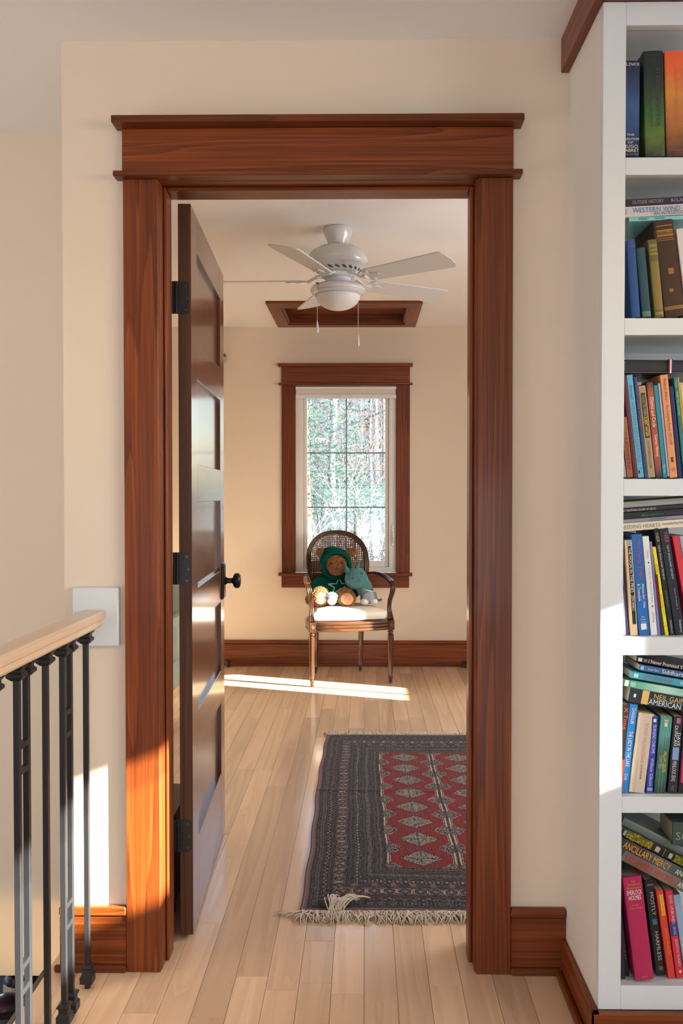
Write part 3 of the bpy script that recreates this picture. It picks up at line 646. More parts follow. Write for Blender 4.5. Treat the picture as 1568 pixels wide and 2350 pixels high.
    for nm, y0, sg, ln in (('fringe', 0, -1, .072), ('fringe', lv, 1, .048)):
        f = MB(); R = random.Random(5 if sg < 0 else 9)
        for q in range(330):
            xx = RW*q/330+R.uniform(-.002, .002); 
            for w in range(2):
                a = R.uniform(-.9, .9); l = ln*R.uniform(.55, 1.1); pts = []; h = R.uniform(.004, .014); cc = R.uniform(-.8, .8)
                for i_ in range(6):
                    u = i_/5; ang = a+cc*u; pts.append((xx+math.sin(ang)*l*u*.75, y0+sg*(l*u*math.cos(ang*.7)+.001), .0072+h*math.sin(u*2.4)*(1-u*.6)+.0008 if u < 1 else .002))
                f.tube(pts, [.0020, .0023, .0023, .0022, .0019, .0012], 4)
        if sg < 0:
            for q in range(34):   # stray tufts: one flung left of the corner, one lying on the pile
                a = R.uniform(-.25, .3); l = R.uniform(.04, .075); x0_ = R.uniform(0, .012)
                f.tube([(x0_-l*u, -.012-R.uniform(0, .004)-math.sin(a)*l*u*.5, .006+.006*math.sin(u*3)) for u in np.linspace(0, 1, 6)], .0019, 4)
                a = R.uniform(-.7, .7); l = R.uniform(.05, .095); x0_ = .10+R.uniform(-.02, .03)
                f.tube([(x0_+math.sin(a)*l*u+.03*u*u, -.01+math.cos(a)*l*u, .012+.022*math.sin(u*2.8)) for u in np.linspace(0, 1, 7)], .0021, 4)
        o = f.build(nm, fm, t, smooth=True); o['kind'] = 'stuff'
rug()
# ================================================================ ARMCHAIR WITH CANE BACK
CH = (-.128, 5.995, 0); CR = math.radians(13.4)
ch = thing('cane_back_armchair', 'dark carved wooden armchair with an oval cane back in front of the window', 'armchair', CH, CR)
wz = walnut('z'); wx = walnut('x'); wy = walnut('y')
FXL, FYL, BXL, BYL = .262, -.205, .160, .205
def reed(w, h, n=3, r=.0035):
    """closed profile with n rounded reeds on the top/outer face"""
    p = [(-w/2, -h/2), (w/2, -h/2)]
    for k in range(n):
        for i in range(5):
            a = i/4*PI; cx = w/2-(k+.5)*w/n; p.append((cx+math.cos(a)*w/n/2*.98, h/2-r+math.sin(a)*r))
    return p
# front legs
for s in (-1, 1):
    g = MB(); g.lathe([(.010, 0), (.012, .018), (.0135, .036), (.0165, .040), (.0165, .046), (.013, .050), (.0145, .058), (.017, .18), (.0205, .312), (.0205, .322), (.015, .326), (.013, .331), (.020, .336), (.020, .341), (.014, .346), (.019, .353)], (s*FXL, FYL, 0), 20)
    for k in range(10):
        a = 2*PI*k/10; g.tube([(s*FXL+math.cos(a)*r, FYL+math.sin(a)*r, z) for r, z in ((.0138, .07), (.0166, .18), (.0195, .305))], .0019, 5)
    g.build('leg', wz, ch, smooth=True, angle=50)
    b = MB(); b.box(s*FXL-.0215, FYL-.0215, .3535, s*FXL+.0215, FYL+.0215, .418, .003)
    o = b.build('corner_block', wz, ch)
    ro = MB()
    for k in range(6): a = PI*k/3; ro.ell((s*FXL+.008*math.cos(a), FYL-.0222, .386+.008*math.sin(a)), (.0052, .002, .0052), 8, 6)
    ro.ell((s*FXL, FYL-.0228, .386), (.004, .0022, .004), 8, 6); ro.build('rosette', wz, o, smooth=True)
for s in (-1, 1):
    g = MB(); g.lathe([(.010, 0), (.012, .020), (.0135, .038), (.0165, .042), (.0165, .048), (.0125, .053), (.0165, .20), (.020, .352)], (0, 0, 0), 16)
    g.M = None; g.v = [(x+s*(BXL+.0), y+BYL+.03*(1-z/.352), z) for x, y, z in g.v]
    g.build('leg', wz, ch, smooth=True, angle=50)
# seat rails
def arc(p0, p1, bow, n=16):
    p0, p1 = Vector(p0), Vector(p1); d = p1-p0; nrm = Vector((d.y, -d.x, 0)).normalized()
    return [p0+d*t+nrm*bow*math.sin(PI*t) for t in [i/(n-1) for i in range(n)]]
zc_ = .385
def rail(p0, p1, bow, mat, name='seat_rail', h=.062):
    prof = [(-.009, -h/2), (.006, -h/2)]
    for k in range(3):
        for i in range(5):
            a = -PI/2+i/4*PI; c = -h/2+(k+.5)*h/3; prof.append((.006+math.cos(a)*.007, c+math.sin(a)*h/6*.95))
    prof += [(.006, h/2), (-.009, h/2)]
    MB().sweep(arc(p0, p1, bow), prof).build(name, mat, ch, smooth=True, angle=45)
rail((-FXL+.0218, FYL-.006, zc_), (FXL-.0218, FYL-.006, zc_), .030, wx)
rail((FXL+.006, FYL+.0218, zc_), (BXL+.012, BYL+.004, zc_), .035, wy)
rail((-BXL-.012, BYL+.004, zc_), (-FXL-.006, FYL+.0218, zc_), .035, wy)
rail((BXL, BYL+.008, zc_), (-BXL, BYL+.008, zc_), .02, wx)
pl_ = [tuple(p)[:2] for p in arc((-FXL, FYL, 0), (FXL, FYL, 0), .025)]+[tuple(p)[:2] for p in arc((FXL, FYL, 0), (BXL, BYL, 0), .03)]+[tuple(p)[:2] for p in arc((BXL, BYL, 0), (-BXL, BYL, 0), .015)]+[tuple(p)[:2] for p in arc((-BXL, BYL, 0), (-FXL, FYL, 0), .03)]
MB().prism([(x*.955, y*.955) for x, y in pl_], 'z', .405, .4155).build('seat_deck', wx, ch)
# oval back
tilt = math.radians(11); BC = Vector((0, BYL+.045, .765)); BA, BB = .208, .212
def ov(a, ra=BA, rb=BB, off=0):
    n = 2.35; c, s_ = math.cos(a), math.sin(a)
    x = ra*abs(c)**(2/n)*(1 if c > 0 else -1); z = rb*abs(s_)**(2/n)*(1 if s_ > 0 else -1)
    curve = .030*(x/.2)**2
    return BC+Vector((x, math.sin(tilt)*z+off-curve+.02, math.cos(tilt)*z))
ring = [ov(a) for a in np.linspace(0, 2*PI, 65)[:-1]]
prof = [(-.011, -.016), (.011, -.016)]
for k in range(3):
    for i in range(5): a = PI*i/4; prof.append((.011, 0) if False else (.0085+.0045*math.sin(a), -.016+.032*(k+.5)/3-math.cos(a)*.0052))
prof += [(.011, .016), (-.011, .016)]
# the ring is swept with the face normal as "up": profile (in-plane, across)
rp_ = [(-.0165, -.011), (.0165, -.011)]
for k in range(3):
    for i in range(5): a = PI*i/4; rp_.append((.0165-.033*(k+.5)/3+math.cos(a)*.0052, .007+.0050*math.sin(a)))
MB().sweep(ring, rp_, closed=True, up=(0, -1, .19)).build('back_frame', wz, ch, smooth=True, angle=45)
for s in (-1, 1):
    MB().sweep([(s*(BXL+.0), BYL+.006, .345), (s*(BXL+.006), BYL+.012, .42), (s*(BXL+.012), BYL+.018, .50), (s*(BXL+.020), BYL+.022, .58), (s*(BXL+.028), BYL+.03, .63)], [(-.012, -.013), (.012, -.013), (.012, .013), (-.012, .013)], up=(0, 1, 0)).build('back_post', wz, ch)
# cane panel: six-way weave of flat strands clipped to the oval
cane = MB(); ia, ib = BA-.013, BB-.013
def inside(x, z): return (abs(x)/ia)**2.35+(abs(z)/ib)**2.35 < 1
def strand(x0, z0, dx, dz, wd, off):
    wd = wd*1.75
    seg = []; T = np.linspace(-.42, .42, 85)
    for t in T:
        x, z = x0+dx*t, z0+dz*t
        if inside(x, z): seg.append((x, z))
    if len(seg) < 2: return
    seg = seg[::3]+[seg[-1]]
    def P(x, z): return BC+Vector((x, math.sin(tilt)*z+off-.030*(x/.2)**2+.02, math.cos(tilt)*z))
    px_, pz_ = -dz*wd/2, dx*wd/2; vs = []
    for (x, z) in seg: vs += [P(x+px_, z+pz_), P(x-px_, z-pz_)]
    cane.add(vs, [(2*i, 2*i+1, 2*i+3, 2*i+2) for i in range(len(seg)-1)])
pt = .0125
for k in range(-18, 19):
    for d in (-.0018, .0018):
        strand(k*pt+d, 0, 0, 1, .0021, .0008); strand(0, k*pt+d, 1, 0, .0021, -.0008)
q = .7071
for k in range(-32, 33):
    strand(k*pt+pt/2, 0, q, q, .0019, .0014); strand(k*pt+pt/2, 0, q, -q, .0019, -.0014)
cp = cane.build('cane_panel', plain('woven_cane', (.12, .045, .016), .45), ch); cp['kind'] = 'stuff'
# arms: rail from the back, scrolling over into a reeded, curved support
for s in (-1, 1):
    pts = [(s*.215, BYL+.02, .690), (s*.238, .13, .700), (s*.262, .05, .695), (s*.278, -.04, .682), (s*.284, -.12, .668), (s*.283, -.165, .662)]
    sc = [.75, .85, 1.0, 1.1, 1.25, 1.3]
    MB().sweep(pts, [(-.012, -.010), (.012, -.010), (.013, .002), (.009, .008), (.003, .006), (0, .010), (-.003, .006), (-.009, .008), (-.013, .002)], scale=sc).build('arm', wy, ch, smooth=True, angle=50)
    pts = [(s*.283, -.150, .657), (s*.2835, -.185, .650), (s*.281, -.203, .630), (s*.274, -.196, .590), (s*.264, -.178, .545), (s*.260, -.175, .500), (s*.263, -.190, .450), (s*FXL, FYL, .419)]
    MB().sweep(pts, [(-.0155, -.011)]+[(.0155, -.011)]+[(.0155-.031*(k+.5)/3+math.cos(PI*i/4)*.0048, .008+.0045*math.sin(PI*i/4)) for k in range(3) for i in range(5)], up=(0, -1, .3), scale=[.9, 1, 1.05, .95, .85, .85, 1.0, 1.25]).build('arm_support', wz, ch, smooth=True, angle=50)
def place(o, loc=CH, rz=CR): o.location = loc; o.rotation_euler = (0, 0, rz)
# seat cushion
cu = thing('seat_cushion', 'cream leather seat cushion lying on the cane-back armchair', 'cushion', (CH[0], CH[1], .416), CR)
def cushion():
    n = 64; m = 14; vs = []; F = []
    base = np.array(pl_); base = base[::1]
    ang = np.arctan2(base[:, 1]+.0, base[:, 0]); L_ = len(base)
    idx = np.linspace(0, L_, n, endpoint=False)
    O = np.array([base[int(i) % L_]*(1-(i % 1))+base[(int(i)+1) % L_]*(i % 1) for i in idx])*.925
    prof = [(0, .001), (.9, .001), (.975, .006), (1.0, .018), (1.008, .034), (1.0, .050), (.99, .056), (.97, .0605), (.92, .068), (.8, .076), (.6, .083), (.35, .087), (0, .088)]
    for (k, z) in prof:
        for p in O: vs.append((p[0]*k, p[1]*k, z-.006*(abs(p[0])/.25)**2*(k > .9)*0))
    for i in range(len(prof)-1):
        for j in range(n): j2 = (j+1) % n; F.append((i*n+j, i*n+j2, (i+1)*n+j2, (i+1)*n+j))
    return MB().add(vs, F), O
cmb, O_ = cushion(); LEA = plain('cream_leather', (.74, .68, .60), .5, .4, bump=.25, bscale=60)
cmb.build('cushion_body', LEA, cu, smooth=True)
for z in (.0545, .013):
    MB().tube([(p[0]*.996, p[1]*.996, z) for p in O_]+[(O_[0][0]*.996, O_[0][1]*.996, z)], .0024, 6).build('piping', LEA, cu, smooth=True)
# ================================================================ PLUSH TOYS
def blob(parts, vox=.006, name='body', smooth_it=8):
    mb = MB()
    for p in parts: mb.ell(p[0], p[1], 20, 14, p[2] if len(p) > 2 else None)
    me = mb.mesh('t'); o = bpy.data.objects.new('t', me); COL.objects.link(o)
    r = o.modifiers.new('r', 'REMESH'); r.mode = 'VOXEL'; r.voxel_size = vox; r.use_smooth_shade = True
    sm = o.modifiers.new('s', 'SMOOTH'); sm.iterations = smooth_it; sm.factor = .5
    dg = bpy.context.evaluated_depsgraph_get(); me2 = bpy.data.meshes.new_from_object(o.evaluated_get(dg)); me2.name = name
    bpy.data.objects.remove(o); return me2
def mobj(name, me, mat, parent):
    me.materials.clear(); me.materials.append(mat); o = bpy.data.objects.new(name, me); COL.objects.link(o); o.parent = parent; return o
def fur(me, length, dens, seed, w=.0016, keep=lambda p: True):
    R = random.Random(seed); mb = MB(); me.calc_loop_triangles()
    tr = [(me.vertices[t.vertices[0]].co, me.vertices[t.vertices[1]].co, me.vertices[t.vertices[2]].co, t.area, t.normal.copy()) for t in me.loop_triangles]
    for a, b, c, ar, n in tr:
        k = ar*dens; k = int(k)+(R.random() < k % 1)
        for _ in range(k):
            u, v = R.random(), R.random()
            if u+v > 1: u, v = 1-u, 1-v
            p = a+(b-a)*u+(c-a)*v
            if not keep(p): continue
            d = (n+Vector((R.uniform(-1, 1), R.uniform(-1, 1), R.uniform(-1, .6)))*.75).normalized(); t_ = d.orthogonal().normalized()*w; t2 = d.cross(t_).normalized()*w
            tip = p+d*length*R.uniform(.6, 1.2)+Vector((0, 0, -length*.2))
            mb.add([p+t_, p-t_*.5+t2, p-t_*.5-t2, tip], [(0, 1, 3), (1, 2, 3), (2, 0, 3)])
    return mb
BROWN = plain('brown_plush', (.19, .085, .035), .95, .1, var=.35, vscale=60)
BROWN2 = plain('tawny_plush_fur', (.34, .17, .075), .9, .15, var=.4, vscale=90)
KNIT = plain('green_knit', (.0, .062, .046), .95, .1, bump=.9, bscale=260)
bear = thing('teddy_bear', 'brown teddy bear in a green knitted hooded sweater, seated on the armchair', 'teddy bear', (-.194, 6.035, .510), .02); bear.scale = (1.22, 1.08, 1.06)
# local frame: x right, y back, z up ; seat top at z ~ -0.008
sw = blob([((0, .03, .085), (.098, .070, .088)), ((0, .03, .14), (.085, .062, .06)), ((-.090, .0, .115), (.042, .042, .062), (0, .5, 0)), ((-.118, -.015, .070), (.033, .036, .055), (0, .15, 0)), ((.090, .0, .110), (.038, .04, .06), (0, -.5, 0)), ((.105, -.03, .07), (.03, .03, .04))], .007, 'sweater')
mobj('sweater', sw, KNIT, bear)
hd = blob([((0, .035, .262), (.088, .080, .088)), ((0, .03, .200), (.085, .070, .055)), ((-.02, .04, .30), (.07, .065, .055))], .007, 'hood'); ho = mobj('hood', hd, KNIT, bear)
rim = [(.071*math.cos(a)+.006, -.030-.012*math.sin(a*1)**2, .243+.082*math.sin(a)) for a in np.linspace(0, 2*PI, 41)]
MB().tube(rim, .0135, 10).build('hood_rim', KNIT, ho, smooth=True)
face = blob([((.006, -.012, .240), (.062, .045, .066)), ((.008, -.050, .215), (.043, .038, .033)), ((.006, -.030, .262), (.05, .035, .042))], .006, 'face'); fo = mobj('face', face, BROWN, bear)
fur(face, .010, 60000, 1).build('face_fur', BROWN2, fo)['kind'] = 'stuff'
MB().ell((.010, -.0905, .222), (.010, .006, .007), 12, 8).build('nose', plain('brown_thread_nose', (.05, .018, .012), .5), fo, smooth=True)
for s in (-1, 1): MB().ell((.008+s*.030, -.0625, .257), (.0058, .005, .0062), 12, 8).build('eye', plain('amber_black_eye', (.012, .007, .004), .12), fo, smooth=True)
MB().tube([(.010, -.0905, .215), (.010, -.089, .206), (.002, -.086, .200)], .0012, 5).build('mouth', plain('brown_thread_nose', (.05, .018, .012), .5), fo)
for s, zz in ((-1, .318), (1, .322)):
    e_ = blob([((s*.083+.003, .02, zz), (.030, .016, .027))], .006, 'ear', 2); eo = mobj('ear', e_, BROWN, bear); fur(e_, .011, 60000, 3+s).build('ear_fur', BROWN2, eo)['kind'] = 'stuff'
for s, px_, pz_, r_ in ((-1, -.082, .050, .2), (1, .060, .046, -.40)):
    lg = blob([((px_*.9, -.05, .030), (.040, .085, .036)), ((px_, -.125, pz_+.004), (.048, .032, .060), (0, r_, 0))], .007, 'leg'); lo = mobj('leg', lg, BROWN, bear)
    fur(lg, .012, 42000, 7+s).build('leg_fur', BROWN2, lo)['kind'] = 'stuff'
    MB().ell((px_+.004, -.1515, pz_-.006), (.034, .010, .039), 20, 12, (0, r_, 0)).build('foot_pad', plain('tan_suede_pad', (.52, .25, .13), .8, sheen=.2), lo, smooth=True)
for s, p in ((-1, (-.137, -.03, .022)), ):
    pw = blob([(p, (.026, .03, .03)), ((p[0]+.004, p[1], p[2]+.02), (.022, .026, .026))], .006, 'paw', 2); po = mobj('paw', pw, BROWN, bear); fur(pw, .010, 45000, 11).build('paw_fur', BROWN2, po)['kind'] = 'stuff'
# outline star on the chest, knitted in white
star = []; 
for k in range(11): a = PI/2+PI*k/5; rr = .062 if k % 2 == 0 else .026; star.append((.020+rr*math.cos(a), -.047-.010*abs(math.sin(a)), .105+rr*math.sin(a)*.85))
def surf_y(x, z):       # sweater front surface
    best = .03
    for c, r in ((Vector((0, .03, .085)), (.098, .070, .088)), (Vector((0, .03, .14)), (.085, .062, .06))):
        q_ = 1-((x-c.x)/r[0])**2-((z-c.z)/r[2])**2
        if q_ > 0: best = min(best, c.y-r[1]*math.sqrt(q_))
    return best-.001
sp = []
for (a, b) in zip(star, star[1:]):
    for u in np.linspace(0, 1, 6)[:-1]: x = a[0]+(b[0]-a[0])*u; z = a[2]+(b[2]-a[2])*u; sp.append((x, surf_y(x, z), z))
sp.append(sp[0]); MB().tube(sp, .0026, 5).build('star_outline', plain('white_yarn', (.75, .76, .74), .9), bear, smooth=True)
MB().ell((-.150, .0, .085), (.012, .012, .011), 10, 8).build('cuff_pompom', KNIT, bear, smooth=True)
# teal cloth creature: plain stand-in, two ears, simple stitched face, grey shorts
TEAL = plain('teal_fleece', (.055, .155, .175), .95, .1, bump=.3, bscale=500, sheen=.3)
toy = thing('plush_creature', 'teal fleece plush creature with pointed ears leaning on the teddy bear, grey and white trousers', 'plush toy', (.000, 5.935, .510), .15); toy.scale = (1.10, 1.0, 1.06)
bd = blob([((-.052, .0, .165), (.066, .046, .072), (0, .55, 0)), ((-.035, .0, .155), (.064, .044, .060), (0, .7, 0)), ((.000, .0, .105), (.048, .04, .055), (0, .5, 0)), ((.020, .0, .06), (.046, .038, .06))], .006, 'body'); mobj('body', bd, TEAL, toy)
for (b_, t2) in (((-.098, 0, .205), (-.118, 0, .256)), ((-.045, 0, .228), (-.028, 0, .276))):
    b_, t2 = Vector(b_), Vector(t2); pts = [b_+(t2-b_)*u for u in (0, .35, .7, 1)]
    MB().tube(pts, [.019, .013, .006, .0015], 12).build('ear', TEAL, toy, smooth=True)
ft = plain('face_thread', (.012, .012, .015), .6)
for x, z in ((-.077, .168), (-.018, .196)): MB().ell((x, -.0455+(.004 if x > -.05 else 0), z), (.0055, .004, .0055), 12, 8).build('button_eye', ft, toy, smooth=True)
MB().tube([(-.058, -.0465, .148), (-.045, -.047, .150), (-.033, -.045, .160)], .0012, 5).build('stitched_mouth', ft, toy)
GREY = plain('grey_fleece', (.30, .30, .35), .95, .1, sheen=.2); WHT = plain('white_fleece', (.66, .67, .66), .95, .1, sheen=.2)
tr_ = blob([((.028, 0, .058), (.050, .046, .040)), ((.032, 0, .035), (.053, .047, .034))], .006, 'trousers'); to = mobj('trousers', tr_, GREY, toy)
MB().tube([(.020+.044*math.cos(a), .040*math.sin(a), .090-.010*math.cos(a)) for a in np.linspace(0, 2*PI, 33)], .0035, 6).build('waistband', WHT, to, smooth=True)
for s in (-1, 1):
    MB().ell((.028+s*.029, -.022, .019), (.026, .034, .020), 16, 10).build('foot', WHT, toy, smooth=True)
MB().ell((-.012, -.030, .094), (.020, .018, .016), 14, 10).build('arm', TEAL, toy, smooth=True)
MB().tube([(.075, .01, .022), (.094, .005, .022), (.108, 0, .030)], [.009, .008, .007], 8).build('tail', TEAL, toy, smooth=True)
# little blue and white plush between the bear's feet
lt = thing('small_plush', 'small round blue and white plush with a tuft, between the teddy bear feet', 'plush toy', (-.212, 5.868, .512), 0)
b1 = blob([((0, 0, .030), (.031, .026, .030)), ((0, 0, .050), (.026, .022, .024))], .005, 'body'); mobj('body', b1, plain('white_plush', (.74, .76, .78), .9, .1), lt)
b2 = blob([((0, .006, .056), (.035, .024, .026)), ((-.022, .004, .042), (.016, .018, .02)), ((.022, .004, .045), (.016, .018, .022))], .005, 'hood'); bo = mobj('blue_cap', b2, plain('blue_plush', (.06, .22, .48), .9, .1), lt)
fur(b2, .013, 60000, 21, keep=lambda p: p.z > .058).build('tuft', plain('pale_blue_fur', (.35, .55, .72), .9), bo)['kind'] = 'stuff'
MB().tube([(-.012, -.0262, .040), (-.008, -.0278, .028), (.004, -.0282, .024), (.012, -.0266, .027)], .0011, 5).build('stitched_smile', ft, lt)
# ================================================================ BOOKCASE
bc = thing('bookcase', 'tall white built-in bookcase with six shelves, its left stile in sunlight', 'bookcase', (BX, BY, 0))
def bb(name, x0, y0, z0, x1, y1, z1, b=.0008, parent=bc, m=WHITE): return MB().box(x0-BX, y0-BY, z0, x1-BX, y1-BY, z1, b).build(name, m, parent)
SX = .5722; XR = 1.60
bb('stile', BX, BY, .0918, SX, BY+.0215, 2.3148); bb('stile', XR, BY, .0918, XR+.08, BY+.0215, 2.3148)
bb('top_rail', SX+.0002, BY, 2.264, XR-.0002, BY+.021, 2.3148); bb('bottom_rail', SX+.0002, BY, .0918, XR-.0002, BY+.021, .1458)
bb('side_panel', .546, BY+.0217, .08, .5595, 2.284, 2.30); bb('side_panel', XR+.012, BY+.0217, .08, XR+.03, 2.284, 2.30)
bb('back_panel', .5597, 2.262, .10, XR+.0118, 2.284, 2.30); bb('top_panel', .5597, BY+.0217, 2.268, XR+.0118, 2.2618, 2.30)
bb('bottom_panel', .5597, BY+.0217, .127, XR+.0118, 2.2618, .1456)
SH = [(1.940, 1.978), (1.5905, 1.6275), (1.2370, 1.2745), (.8845, .9248), (.5330, .5690)]
for a, b in SH:
    bb('shelf', SX+.0002, BY+.0004, a, XR-.0002, BY+.0215, b); 
    MB().box(.5599-BX, BY+.0217-BY, a+.004, XR+.0116-BX, 2.2616-BY, b).build('shelf_board', WHITE, bc)
# ---------------------------------------------------------------- books
F_ = 2050.; _p = math.atan(40/F_); _w = math.atan(25/F_)
_fw = Vector((-math.sin(_w)*math.cos(_p), math.cos(_w)*math.cos(_p), -math.sin(_p))); _rt = Vector((math.cos(_w), math.sin(_w), 0)); _up = _rt.cross(_fw)
def at_depth(px, py, Y):
    """measured point of the photograph on the vertical plane at depth Y"""
    r = _fw+_rt*((px-811)/F_)-_up*((py-1175)/F_); t = Y/r.y; return Vector((t*r.x, Y, 1.24+t*r.z))
def text_mesh(s):
    c = bpy.data.curves.new('t', 'FONT'); c.body = s; c.resolution_u = 2; o = bpy.data.objects.new('t', c); COL.objects.link(o)
    dg = bpy.context.evaluated_depsgraph_get(); me = bpy.data.meshes.new_from_object(o.evaluated_get(dg)); bpy.data.objects.remove(o)
    v = np.array([x.co[:] for x in me.vertices]); f = [tuple(p.vertices) for p in me.polygons]; bpy.data.meshes.remove(me); return v, f
INK = {}
def ink(c): return plain('ink', lin(c), .5, .3)
def book(label, col, bl, tl, w, texts=(), boxes=(), kind='pb', depth=.135, Y=2.000, group='books', length=None, deg=None, head=None, grad=None, rough=.45, pagecol=None, zfix=None):
    """bl, tl: pixels of the spine's left edge, bottom and top; w: thickness in pixels. head=(px,py), deg, length: lying book, head end shown"""
    k = Y/F_
    if head is None:
        A = at_depth(*bl, Y); B = at_depth(*tl, Y); d = B-A; h = math.hypot(d.x, d.z); th = math.atan2(d.x, d.z); t = .975*w*k*math.cos(th); org = A
        if zfix is not None: org.z = max(org.z, zfix)
        # keep the lower corner on the board when the book leans to the right
        if th > 0: org = org+Vector((0, 0, t*math.sin(th)))
    else:
        th = math.radians(-90+deg); h = length; t = w*k
        H = at_depth(*head, Y); R = Matrix.Rotation(th, 3, 'Y'); org = H-R@Vector((0, 0, h))
    o = thing('book', label, 'book', org, 0, group); o.rotation_euler = (0, th, 0)
    cm_ = plain('book_cover', lin(col), rough, .4, coat=.12) if grad is None else gradmat(grad, h)
    hb = kind == 'hb'; bt = .0024 if hb else .0006; pr = .0035 if hb else .0004
    c = MB()
    if hb:
        n = 9; pts = [(t*(1-math.cos(PI*i/(n-1)))/2, -.0035*math.sin(PI*i/(n-1))) for i in range(n)]
        pts = [(x, y+.0018) for x, y in pts]+[(t, .0045), (t, depth), (t-bt, depth), (t-bt, .0045), (bt, .0045), (bt, depth), (0, depth), (0, .0045)]
    else:
        r_ = min(.0012, t*.2); pts = [(0, r_), (r_*.4, r_*.3), (r_, 0), (t-r_, 0), (t-r_*.4, r_*.3), (t, r_), (t, depth), (t-bt, depth), (t-bt, .0022), (bt, .0022), (bt, depth), (0, depth)]
    # prism along z (local height)
    c.prism(pts, 'z', 0, h); c.build('cover', cm_, o, smooth=False)
    MB().box(bt+.0001, .0046 if hb else .0023, pr, t-bt-.0001, depth-(.003 if hb else .0005), h-pr).build('pages', PAGE if pagecol is None else plain('book_pages2', lin(pagecol), .9, .1), o)
    y_ = -.0022 if hb else -.00025
    for q_, bx_ in enumerate(boxes):
        a, b, cc, wd, colr = bx_; x0 = (cc-wd/2)*t; x1 = (cc+wd/2)*t; yy = y_-.0001*q_
        m_ = MB()
        if hb:
            vs = []
            for i in range(9):
                x = x0+(x1-x0)*i/8; ca = max(-1, min(1, 1-2*x/t)); ys = .0018-.0035*math.sqrt(1-ca*ca)-.00012-.00006*q_
                vs += [(x, ys, h*(1-b)), (x, ys, h*(1-a))]
            m_.add(vs, [(2*i, 2*i+2, 2*i+3, 2*i+1) for i in range(8)])
        else: m_.box(x0, yy-.0001, h*(1-b), x1, yy+.0001, h*(1-a))
        m_.build('printed_band', ink(colr), o)
    for tx in texts:
        s, a, b, cc, hh, colr, mode = tx; v, f = text_mesh(s)
        if not len(v): continue
        mn = v.min(0); mx_ = v.max(0); sz = mx_-mn; v = (v-mn)/np.where(sz < 1e-6, 1, sz)
        yy = y_-.0006-(.0004 if not hb else .0)
        if mode in 'vu':
            Lz = h*(b-a); Wx = hh*t; za = h*(1-a); x0 = cc*t-Wx/2
            if mode == 'v': pts = [(x0+p[1]*Wx, yy, za-p[0]*Lz) for p in v]
            else: pts = [(x0+(1-p[1])*Wx, yy, za-(1-p[0])*Lz) for p in v]
        else:
            Hz = h*(b-a); Wx = hh*t; x0 = cc*t-Wx/2; pts = [(x0+p[0]*Wx, yy, h*(1-b)+p[1]*Hz) for p in v]
        MB().add(pts, f).build('title_print', ink(colr), o)
    return o
def gradmat(cols, h):
    key = ('grad', tuple(cols), round(h, 3))
    if key in MATS: return MATS[key]
    m, nt, b = nmat('illustrated_cover'); N = nt.nodes.new; L_ = nt.links.new
    tc = N('ShaderNodeTexCoord'); sx = N('ShaderNodeSeparateXYZ'); L_(tc.outputs['Object'], sx.inputs[0])
    no = N('ShaderNodeTexNoise'); no.inputs['Scale'].default_value = 38; no.inputs['Detail'].default_value = 4; L_(tc.outputs['Object'], no.inputs['Vector'])
    mr = N('ShaderNodeMapRange'); mr.inputs[1].default_value = 0; mr.inputs[2].default_value = h; L_(sx.outputs['Z'], mr.inputs[0])
    ma = N('ShaderNodeMath'); ma.operation = 'MULTIPLY_ADD'; ma.inputs[1].default_value = .35; ma.inputs[2].default_value = -.175; L_(no.outputs[0], ma.inputs[0])
    ad = N('ShaderNodeMath'); L_(mr.outputs[0], ad.inputs[0]); L_(ma.outputs[0], ad.inputs[1])
    cr = N('ShaderNodeValToRGB'); e = cr.color_ramp.elements; n = len(cols)
    e[0].color = (*lin(cols[0]), 1); e[1].color = (*lin(cols[-1]), 1)
    for i in range(1, n-1): x = e.new(i/(n-1)); x.color = (*lin(cols[i]), 1)
    L_(ad.outputs[0], cr.inputs[0]); L_(cr.outputs[0], b.inputs['Base Color']); b.inputs['Roughness'].default_value = .45
    MATS[key] = m; return m
W_ = (235, 232, 225); K_ = (18, 18, 20); G_ = (205, 165, 70)
g = 'books on the top shelf'
book('dark blue illustrated hardcover, leftmost on the top shelf, half behind the stile', (30, 42, 66), (1425, 359.6), (1427, 140), 43, [('SELZNICK', .025, .055, .50, .92, W_, 'h'), ('THE', .765, .788, .5, .4, W_, 'h'), ('INVENTION', .808, .833, .5, .92, W_, 'h'), ('OF', .845, .868, .5, .28, W_, 'h'), ('HUGO', .88, .915, .5, .8, W_, 'h'), ('CABRET', .922, .956, .5, .92, W_, 'h'), ('SCHOLASTIC PRESS', .975, .985, .5, .9, (170, 175, 190), 'h')], kind='hb', depth=.16, group=g, grad=((22, 34, 62), (40, 66, 120), (58, 92, 150), (42, 66, 108), (22, 30, 52)), Y=2.004)
book('dark green hardcover with purple lettering, on the top shelf', (36, 52, 40), (1482, 359.8), (1477, 118), 46, [('ROWLING', .03, .05, .5, .6, (70, 80, 70), 'h'), ('HARRY POTTER', .17, .72, .66, .20, (88, 68, 98), 'v'), ('AND THE HALF-BLOOD PRINCE', .17, .72, .33, .11, (80, 66, 90), 'v'), ('SCHOLASTIC', .955, .968, .5, .62, (90, 110, 90), 'h')], [(.08, .12, .5, .22, (50, 60, 52))], kind='hb', depth=.17, group=g, grad=((52, 62, 56), (96, 122, 50), (58, 104, 52), (50, 70, 44), (28, 44, 44), (24, 38, 42)))
